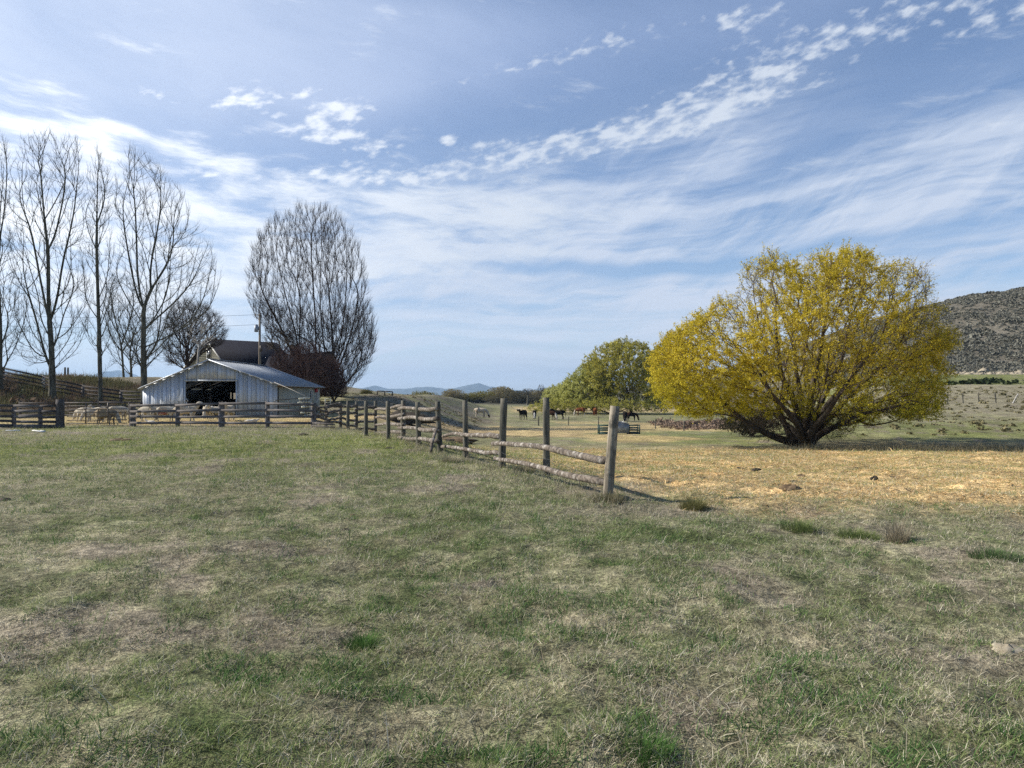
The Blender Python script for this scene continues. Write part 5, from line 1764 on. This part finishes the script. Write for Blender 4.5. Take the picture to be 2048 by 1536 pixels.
for k, (px, py, s_, lab) in enumerate([(1480, 938, .16, 'left dark clod of a pair on the straw in front of the willow'), (1512, 940, .14, 'right dark clod of a pair on the straw in front of the willow'), (1588, 963, .10, 'small dark clod on the straw below the willow trunk'),
                                       (1748, 960, .10, 'upright dark clod on the straw right of the willow trunk'), (1604, 952, .13, 'flat brown clod on the straw under the willow trunk'), (1583, 977, .20, 'tawny clump of old hay among the straw')]):
    lump('clod', lab, 'clod', px, py, (s_, s_ * .7, s_ * .4 if k != 3 else .10), 'dung' if k < 4 else 'hay', 20 + k, 'clods on the straw')
lump('hay_pile', 'reddish brown heap of old hay behind the log fence', 'hay pile', 905, 850, (1.7, 1.2, .32), 'hay', 30, D=48)
lump('hay_pile', 'low dark heap of old hay close behind the log fence posts', 'hay pile', 868, 852, (1.3, 1.0, .22), 'hay', 31, D=44)
lump('hay_pile', 'dark mound of manure seen between the rails of the log fence', 'hay pile', 803, 832, (2.2, 1.4, .75), 'dung', 32, D=58)
for k, (px, py, L_, rot, lab) in enumerate([(26, 863, .55, .3, 'short white plank lying at the foot of the dark fence'), (77, 864, 1.2, -.7, 'long white plank lying askew near the pipe gate')]):
    g_ = P(px, py, 20, 60)
    mb = MB(); mb.box((0, 0, .04), (L_, .14, .04)); mb.box((L_ * .2, .1, .07), (L_ * .4, .10, .02), None)
    o = mb.build('plank', M['white_paint'], None); o.location = g_; o.rotation_euler = (0, .03, rot); tag(o, lab, 'plank', 'white planks by the fence')


def tuft(name, label, px, py, n, h, spread, c0, c1, seed, wid=.006):
    rg_ = np.random.default_rng(seed)
    g_ = P(px, py, 3, 60)
    th = rg_.uniform(0, 6.28, n); rr = spread * .45 * rg_.random(n) ** .6
    x, y = np.cos(th) * rr, np.sin(th) * rr
    L_ = h * rg_.uniform(.45, 1.15, n)
    ln = np.clip(rr / spread * 1.1 + rg_.normal(0, .2, n), -.3, 1.3)
    t2 = th + rg_.normal(0, .6, n)
    V = []
    cx, cy, cz = x.copy(), y.copy(), np.full(n, -.02)
    for s_ in range(4):
        wv = wid * (1 - s_ / 3) * .5
        ox, oy = -np.sin(t2), np.cos(t2)
        if s_ < 3: V += [np.stack([cx - ox * wv, cy - oy * wv, cz], -1), np.stack([cx + ox * wv, cy + oy * wv, cz], -1)]
        else: V += [np.stack([cx, cy, cz], -1)]
        a_ = ln + .35 * s_
        cx = cx + np.cos(t2) * np.sin(a_) * L_ / 3; cy = cy + np.sin(t2) * np.sin(a_) * L_ / 3; cz = cz + np.cos(a_) * L_ / 3
    V = np.stack(V, 1).reshape(-1, 3)
    bs = (np.arange(n) * 7)[:, None]
    loops = np.concatenate([bs + np.array([0, 1, 3, 2]), bs + np.array([2, 3, 5, 4]), bs + np.array([4, 5, 6])], 1).ravel()
    f = rg_.random((n, 1)); col = np.repeat(np.array(c0) * (1 - f) + np.array(c1) * f, 7, 0)
    o = raw_mesh(name, V, loops, np.tile([4, 4, 3], n), M['grass'], col=col); o.location = g_
    return tag(o, label, 'grass tuft', 'grass tufts standing out of the pasture')


DG = ((.09, .10, .035), (.28, .26, .12))
tuft('grass_tuft', 'dark rounded tussock on the bare patch right of the pale fence post', 1388, 1018, 900, .26, .42, *DG, 1)
tuft('grass_tuft', 'tall dry brown weed tuft on the right', 1795, 1082, 330, .36, .26, (.20, .17, .12), (.42, .37, .27), 2)
tuft('grass_tuft', 'low green tuft at the left foot of the dry brown weed', 1715, 1075, 700, .16, .5, (.07, .11, .035), (.24, .28, .11), 3)
tuft('grass_tuft', 'green tuft left of the two right-hand tufts', 1600, 1060, 700, .17, .45, (.07, .11, .035), (.24, .28, .11), 4)
tuft('grass_tuft', 'mixed tuft growing round the foot of the tall pale post', 1216, 1006, 900, .24, .45, (.06, .06, .03), (.30, .27, .16), 5)
tuft('grass_tuft', 'fresh green clump left of centre in the foreground', 725, 1292, 500, .13, .22, (.04, .10, .025), (.15, .26, .08), 6, .005)
tuft('grass_tuft', 'broad dark green clump near the right edge', 1990, 1115, 900, .13, .5, (.05, .09, .04), (.17, .24, .10), 7)
tuft('grass_tuft', 'fresh green clump at the bottom right of centre', 1290, 1505, 700, .11, .30, (.04, .10, .025), (.15, .26, .08), 8, .005)
tuft('grass_tuft', 'dry pale tuft at the foot of the log fence post with the leaning stick', 900, 925, 600, .30, .5, (.22, .20, .13), (.46, .42, .30), 9)
tuft('grass_tuft', 'dry tuft between the two tall grey posts of the log fence', 1050, 945, 600, .28, .5, (.18, .16, .10), (.38, .34, .22), 10)


# ------------------------------------------------------------------ animals
def skin_body(name, verts, edges, radii, parent=None, sub=2, colf=None, mat=None, rough=0.0):
    """one continuous body grown round a skeleton"""
    me = bpy.data.meshes.new(name)
    me.from_pydata(verts, edges, [])
    o = bpy.data.objects.new(name, me); C.objects.link(o)
    md = o.modifiers.new('skin', 'SKIN'); md.use_smooth_shade = True
    sk = me.skin_vertices[0].data
    for i, r in enumerate(radii):
        sk[i].radius = r if isinstance(r, tuple) else (r, r)
        sk[i].use_root = (i == 0)
    md2 = o.modifiers.new('sub', 'SUBSURF'); md2.levels = sub; md2.render_levels = sub
    dg = bpy.context.evaluated_depsgraph_get(); dg.update()
    nm = bpy.data.meshes.new_from_object(o.evaluated_get(dg))
    bpy.data.objects.remove(o)
    n = len(nm.vertices)
    co = np.zeros(n * 3); nm.vertices.foreach_get('co', co); co = co.reshape(-1, 3)
    if rough:
        no = np.zeros(n * 3); nm.vertices.foreach_get('normal', no); no = no.reshape(-1, 3)
        k = (fbm(co[:, 0] * 14 + co[:, 1] * 9, co[:, 2] * 14 - co[:, 1] * 11, 3, 3) - .5) * 2 * rough
        co = co + no * k[:, None]; nm.vertices.foreach_set('co', co.ravel())
    nm.name = name
    o = bpy.data.objects.new(name, nm); C.objects.link(o)
    for p in nm.polygons: p.use_smooth = True
    nm.materials.clear(); nm.materials.append(M['animal'])
    a = nm.color_attributes.new('Col', 'FLOAT_COLOR', 'POINT')
    c4 = np.ones((n, 4), np.float32); c4[:, :3] = colf(co)
    a.data.foreach_set('color', c4.ravel())
    if parent is not None: o.parent = parent
    return o


def beast(kind, pose, colf):
    """skeleton facing +x; returns (body, head position, head direction)"""
    if kind == 'cow':
        H_ = 1.0
        spine = [(-.72, 0, 1.18), (-.45, 0, 1.12), (0, 0, 1.03), (.42, 0, 1.06), (.66, 0, 1.14)]
        sr = [(.20, .22), (.29, .30), (.33, .35), (.30, .34), (.20, .25)]
        if pose == 'graze': neck = [(.95, 0, .92), (1.12, 0, .55)]; head = [(1.18, 0, .30), (1.26, 0, .06)]
        else: neck = [(.90, 0, 1.36), (1.04, 0, 1.50)]; head = [(1.22, 0, 1.46), (1.48, 0, 1.30)]
        nr = [(.15, .19), (.13, .15)]; hr = [(.115, .13), (.065, .07)]
        lw = (.085, .055, .045, .055); hipz, shz = .95, .88
        fy, hy = .17, .18; fx_, hx = .50, -.58
    else:
        spine = [(-.46, 0, .60), (-.28, 0, .60), (0, 0, .56), (.28, 0, .58), (.42, 0, .63)]
        sr = [(.15, .15), (.22, .21), (.25, .24), (.22, .23), (.15, .17)]
        if pose == 'graze': neck = [(.56, 0, .52), (.64, 0, .36)]; head = [(.70, 0, .24), (.76, 0, .10)]
        elif pose == 'lie': neck = [(.54, 0, .74), (.60, 0, .84)]; head = [(.70, 0, .84), (.83, 0, .76)]
        else: neck = [(.55, 0, .78), (.62, 0, .90)]; head = [(.73, 0, .90), (.88, 0, .80)]
        nr = [(.11, .13), (.085, .095)]; hr = [(.075, .085), (.045, .045)]
        lw = (.07, .035, .026, .032); hipz, shz = .50, .46
        fy, hy = .12, .12; fx_, hx = .30, -.36
    V = list(spine); Rr = list(sr); E = [(i, i + 1) for i in range(4)]
    # root at the middle of the back
    V += neck + head; Rr += nr + hr
    E += [(4, 5), (5, 6), (6, 7), (7, 8)]
    if pose != 'lie':
        for sgn in (-1, 1):
            i = len(V)
            st = .06 * sgn * (1 if kind == 'cow' else .6)
            top = spine[3][2]
            V += [(fx_, fy * sgn, shz), (fx_ + st * .4, fy * sgn, shz * .52), (fx_ + st, fy * sgn, .09 * (1 if kind == 'cow' else .6)), (fx_ + st + .03, fy * sgn, 0.03)]
            Rr += [(lw[0] * 1.5, lw[0] * 1.5), (lw[1], lw[1]), (lw[2], lw[2]), (lw[3], lw[3])]
            E += [(3, i), (i, i + 1), (i + 1, i + 2), (i + 2, i + 3)]
            i = len(V)
            s2_ = -st
            V += [(hx + .04, hy * sgn, hipz * .95), (hx + .09, hy * sgn, hipz * .62), (hx - .06 + s2_, hy * sgn, hipz * .40), (hx - .01 + s2_, hy * sgn, .08 if kind == 'cow' else .05), (hx + .03 + s2_, hy * sgn, .03)]
            Rr += [(lw[0] * 1.9, lw[0] * 1.9), (lw[0] * 1.3, lw[0] * 1.3), (lw[1], lw[1]), (lw[2], lw[2]), (lw[3], lw[3])]
            E += [(1, i), (i, i + 1), (i + 1, i + 2), (i + 2, i + 3), (i + 3, i + 4)]
    else:
        V = [(x_, y_, z_ - .36) for x_, y_, z_ in V]
    # tail
    i = len(V)
    b0 = V[0]
    if kind == 'cow':
        V += [(b0[0] - .20, 0, b0[2] + .02), (b0[0] - .26, 0, b0[2] - .45), (b0[0] - .25, 0, b0[2] - .75)]; Rr += [(.05, .05), (.028, .028), (.05, .05)]
    else:
        V += [(b0[0] - .15, 0, b0[2] + .0), (b0[0] - .19, 0, b0[2] - .12), (b0[0] - .19, 0, b0[2] - .2)]; Rr += [(.05, .05), (.03, .03), (.02, .02)]
    E += [(0, i), (i, i + 1), (i + 1, i + 2)]
    # ears
    hd = V[7]; s_ = 1.0 if kind == 'cow' else .62
    for sgn in (-1, 1):
        i = len(V)
        V += [(hd[0] - .06 * s_, .15 * sgn * s_ * 1.1, hd[2] + .06 * s_), (hd[0] - .08 * s_, .25 * sgn * s_ * 1.1, hd[2] + .02 * s_)]
        Rr += [(.035 * s_ + .005, .02 * s_ + .005), (.03 * s_, .02 * s_)]
        E += [(7, i), (i, i + 1)]
    # reorder so the root is the middle of the back
    perm = [2] + [k for k in range(len(V)) if k != 2]
    inv = {o_: n_ for n_, o_ in enumerate(perm)}
    body = skin_body('body', [V[k] for k in perm], [(inv[a], inv[c]) for a, c in E], [Rr[k] for k in perm], None, 2, colf, rough=.012 if kind == 'sheep' else .006)
    hd2 = V[8]
    d = np.array(hd2) - np.array(hd); d /= np.linalg.norm(d)
    return body, np.array(hd), d


def patch(base, dark, thr, scale=1.6, seed=1, face=None, under=None):
    def f(co):
        k = fbm(co[:, 0] * scale + seed, co[:, 2] * scale + co[:, 1] * scale * .6, 3, seed)
        c = np.where((k > thr)[:, None], np.array(dark), np.array(base))
        if face is not None: c = np.where((co[:, 0] > face[0])[:, None], np.array(face[1]), c)
        if under is not None: c = np.where((co[:, 2] < under[0])[:, None], np.array(under[1]), c)
        return c
    return f


def animal(kind, label, cat, px, D, heading, pose, colf, group, size=1.0, horns=None, hornmat='horn', name=None):
    g_ = G(px, D)
    root = thing(name or kind, label, cat, g_, group, heading)
    root.scale = (size,) * 3
    body, hd, d = beast(kind, pose, colf)
    body.parent = root
    if horns:
        for sgn in (-1, 1):
            mb = MB(); up = np.array((-d[2], 0, d[0])) * (1 if d[0] > .3 else 1)
            if up[2] < 0: up = -up
            side = np.array((0, sgn, 0.0))
            b_ = hd + up * .10 * (1 if kind == 'cow' else .6)
            if kind == 'cow':
                p_ = [b_, b_ + side * .28 + up * .04, b_ + side * .58 * horns + up * .10, b_ + side * .80 * horns + up * .40, b_ + side * .88 * horns + up * .62]
                mb.tube(p_, [.045, .042, .034, .022, .008], 8)
            else:
                p_ = [b_, b_ + side * .09 + np.array((-.05, 0, .04)), b_ + side * .15 + np.array((-.10, 0, -.04)), b_ + side * .17 + np.array((-.04, 0, -.12)), b_ + side * .16 + np.array((.05, 0, -.10)), b_ + side * .2 + np.array((.08, 0, -.03))]
                mb.tube(p_, [.035, .034, .03, .024, .016, .006], 7)
            mb.build('horn', M[hornmat], root)
    for sgn in (-1, 1):     # eyes
        mb = MB(); up = np.array((-d[2], 0, d[0])); e_ = hd + d * .06 + np.array((0, sgn * (.095 if kind == 'cow' else .062), 0)) + up * .03
        r_ = .02 if kind == 'cow' else .013
        mb.tube([e_ + np.array((0, -sgn * r_, 0)), e_, e_ + np.array((0, sgn * r_ * .8, 0))], [r_, r_, r_ * .3], 6); mb.build('eye', M['dung'], root)
    return root


WOOL, WOOL2, DW_ = (.50, .45, .36), (.42, .37, .29), (.26, .21, .16)
FACE = (.55, .50, .42)
GS = 'sheep in the corral'
sheep = lambda lab, px, D, hd, pose, c=None, size=1.0, horns=None: animal('sheep', lab, 'sheep', px, D, R(hd), pose, c or patch(WOOL, WOOL2, .52, 3, int(px), face=(.62, FACE)), GS, size, horns)
sheep('grazing sheep with shade painted into its brown wool, right behind the pipe gate, nearest of the flock', 212, 40.3, -8, 'graze', patch((.30, .24, .16), (.24, .19, .13), .5, 3, 3, face=(.62, (.48, .43, .34))), 1.08)  # wool browner than the flock's: shade on the body put into its colour
sheep('half-hidden sheep behind the left third of the pipe gate, facing away', 168, 45, 165, 'graze', None, 1.0)
sheep('sheep with its head down behind the middle of the pipe gate', 190, 44, 200, 'graze', None, 1.0)
sheep('pale sheep back seen over the nearest grazing one', 236, 46.5, 5, 'graze', None, 1.1)
sheep('farthest sheep of the group behind the pipe gate', 200, 49.5, 175, 'stand', None, .95)
sheep('sheep just right of the thick gate post, against the bright wall panels', 298, 45.5, 172, 'graze', None, 1.1)
sheep('sheep with a reddish raddle mark on its side', 331, 45.5, 8, 'graze', patch(WOOL, WOOL2, .5, 3, 5, face=(.62, FACE), under=None) if False else (lambda co: np.where(((np.abs(co[:, 0] + .1) < .22) & (co[:, 2] < .62) & (co[:, 2] > .38))[:, None], np.array((.30, .12, .085)), patch(WOOL, WOOL2, .52, 3, 5, face=(.62, FACE))(co))), 1.1)
sheep('tall pale sheep standing with its head up, facing the barn doorway', 372, 45, 0, 'stand', None, 1.2)
sheep('left one of the sheep facing out of the dark doorway', 413, 48, -80, 'graze', None, .95)
sheep('middle sheep of the three in the dark doorway', 421, 49, -60, 'stand', None, .9)
sheep('sheep looking out beside the post in the middle of the doorway', 431, 48, -110, 'stand', None, 1.0)
sheep('horned ram facing the camera at the right side of the doorway', 457, 46, -88, 'stand', None, 1.15, horns=True)
LW = lambda co: np.tile(np.array((.66, .62, .54)), (len(co), 1))
animal('sheep', 'small white lamb lying behind the second corral post', 'lamb', 302, 41.5, R(170), 'lie', LW, 'lambs in the corral', .46, name='lamb')
animal('sheep', 'left white lamb of the pair lying under the fence right of the doorway', 'lamb', 499, 42.5, R(10), 'lie', LW, 'lambs in the corral', .4, name='lamb')
animal('sheep', 'right white lamb of the pair lying under the fence right of the doorway', 'lamb', 507, 42.6, R(20), 'lie', LW, 'lambs in the corral', .4, name='lamb')

BLK, BRN, CRM = (.018, .016, .015), (.17, .065, .03), (.48, .42, .33)
GC = 'cattle in the lower pasture'
cow = lambda lab, px, D, hd, pose, c, size=1.0, horns=None: animal('cow', lab, 'cow', px, D, R(hd), pose, c, GC, size, horns)
cow('cream coloured cow with a black muzzle, grazing between two tall fence posts', 961, 118, -10, 'graze', lambda co: np.where((co[:, 2] < .42)[:, None] & (co[:, 0] > .9)[:, None], np.array(BLK), np.where((fbm(co[:, 0] * 2, co[:, 2] * 2, 2, 4) > .62)[:, None], np.array((.30, .24, .18)), np.array(CRM))), 1.12)
cow('black longhorn standing and staring at the camera with wide horns', 1046, 120, -125, 'stand', patch(BLK, (.03, .027, .025), .5), 1.12, horns=1.25)
cow('black cow with a white face grazing head-on left of the short post', 1069, 128, -92, 'graze', lambda co: np.where(((co[:, 0] > 1.0) & (co[:, 2] > .18))[:, None], np.array((.6, .57, .52)), np.array(BLK)), 1.0)
cow('dark brown cow with a white blaze, head down beside the tall grey post', 1101, 122, -40, 'graze', lambda co: np.where(((co[:, 0] > .95))[:, None], np.array((.5, .46, .4)), np.array((.045, .025, .018))), 1.05)
cow('black cow seen side-on right of the tall grey post', 1118, 124, 175, 'stand', patch(BLK, (.025, .022, .02), .5), 1.08, horns=.5)
cow('red-brown cow with white legs under the creek willows', 1162, 150, 170, 'graze', lambda co: np.where(((co[:, 2] < .5) & (co[:, 0] < .0) | (co[:, 0] > 1.05))[:, None], np.array((.5, .46, .4)), np.array(BRN)), 1.12)
cow('red-brown cow seen from behind, farther right under the creek willows', 1190, 150, 95, 'graze', patch(BRN, (.12, .045, .02), .5), 1.1)
cow('black and white cow right of the pale fence post, facing the camera', 1250, 112, -100, 'graze', patch((.6, .57, .52), BLK, .42, 1.8, 9), 1.0)
cow('dark cow standing close to the black and white one', 1263, 114, 15, 'graze', patch(BLK, (.06, .03, .02), .55, 1.8, 6), .95)

# ------------------------------------------------------------------ hazy air
def haze_box():
    mb = MB()
    lo = (-19000, -14500, -32); hi = (19000, 14500, 420)
    mb.box([(a + c) / 2 for a, c in zip(lo, hi)], [c - a for a, c in zip(lo, hi)])
    m, q, out = material('haze_air')
    v = q.n('ShaderNodeVolumePrincipled')
    v.inputs['Color'].default_value = (.50, .72, 1.0, 1)
    v.inputs['Density'].default_value = 8.5e-5
    v.inputs['Anisotropy'].default_value = 0.2
    q.nt.links.new(v.outputs[0], out.inputs['Volume'])
    o = mb.build('haze', m, None)
    tag(o, 'thin blue haze over the valley', kind='stuff')
    return o


if HAZE if 'HAZE' in globals() else True:
    haze_box()
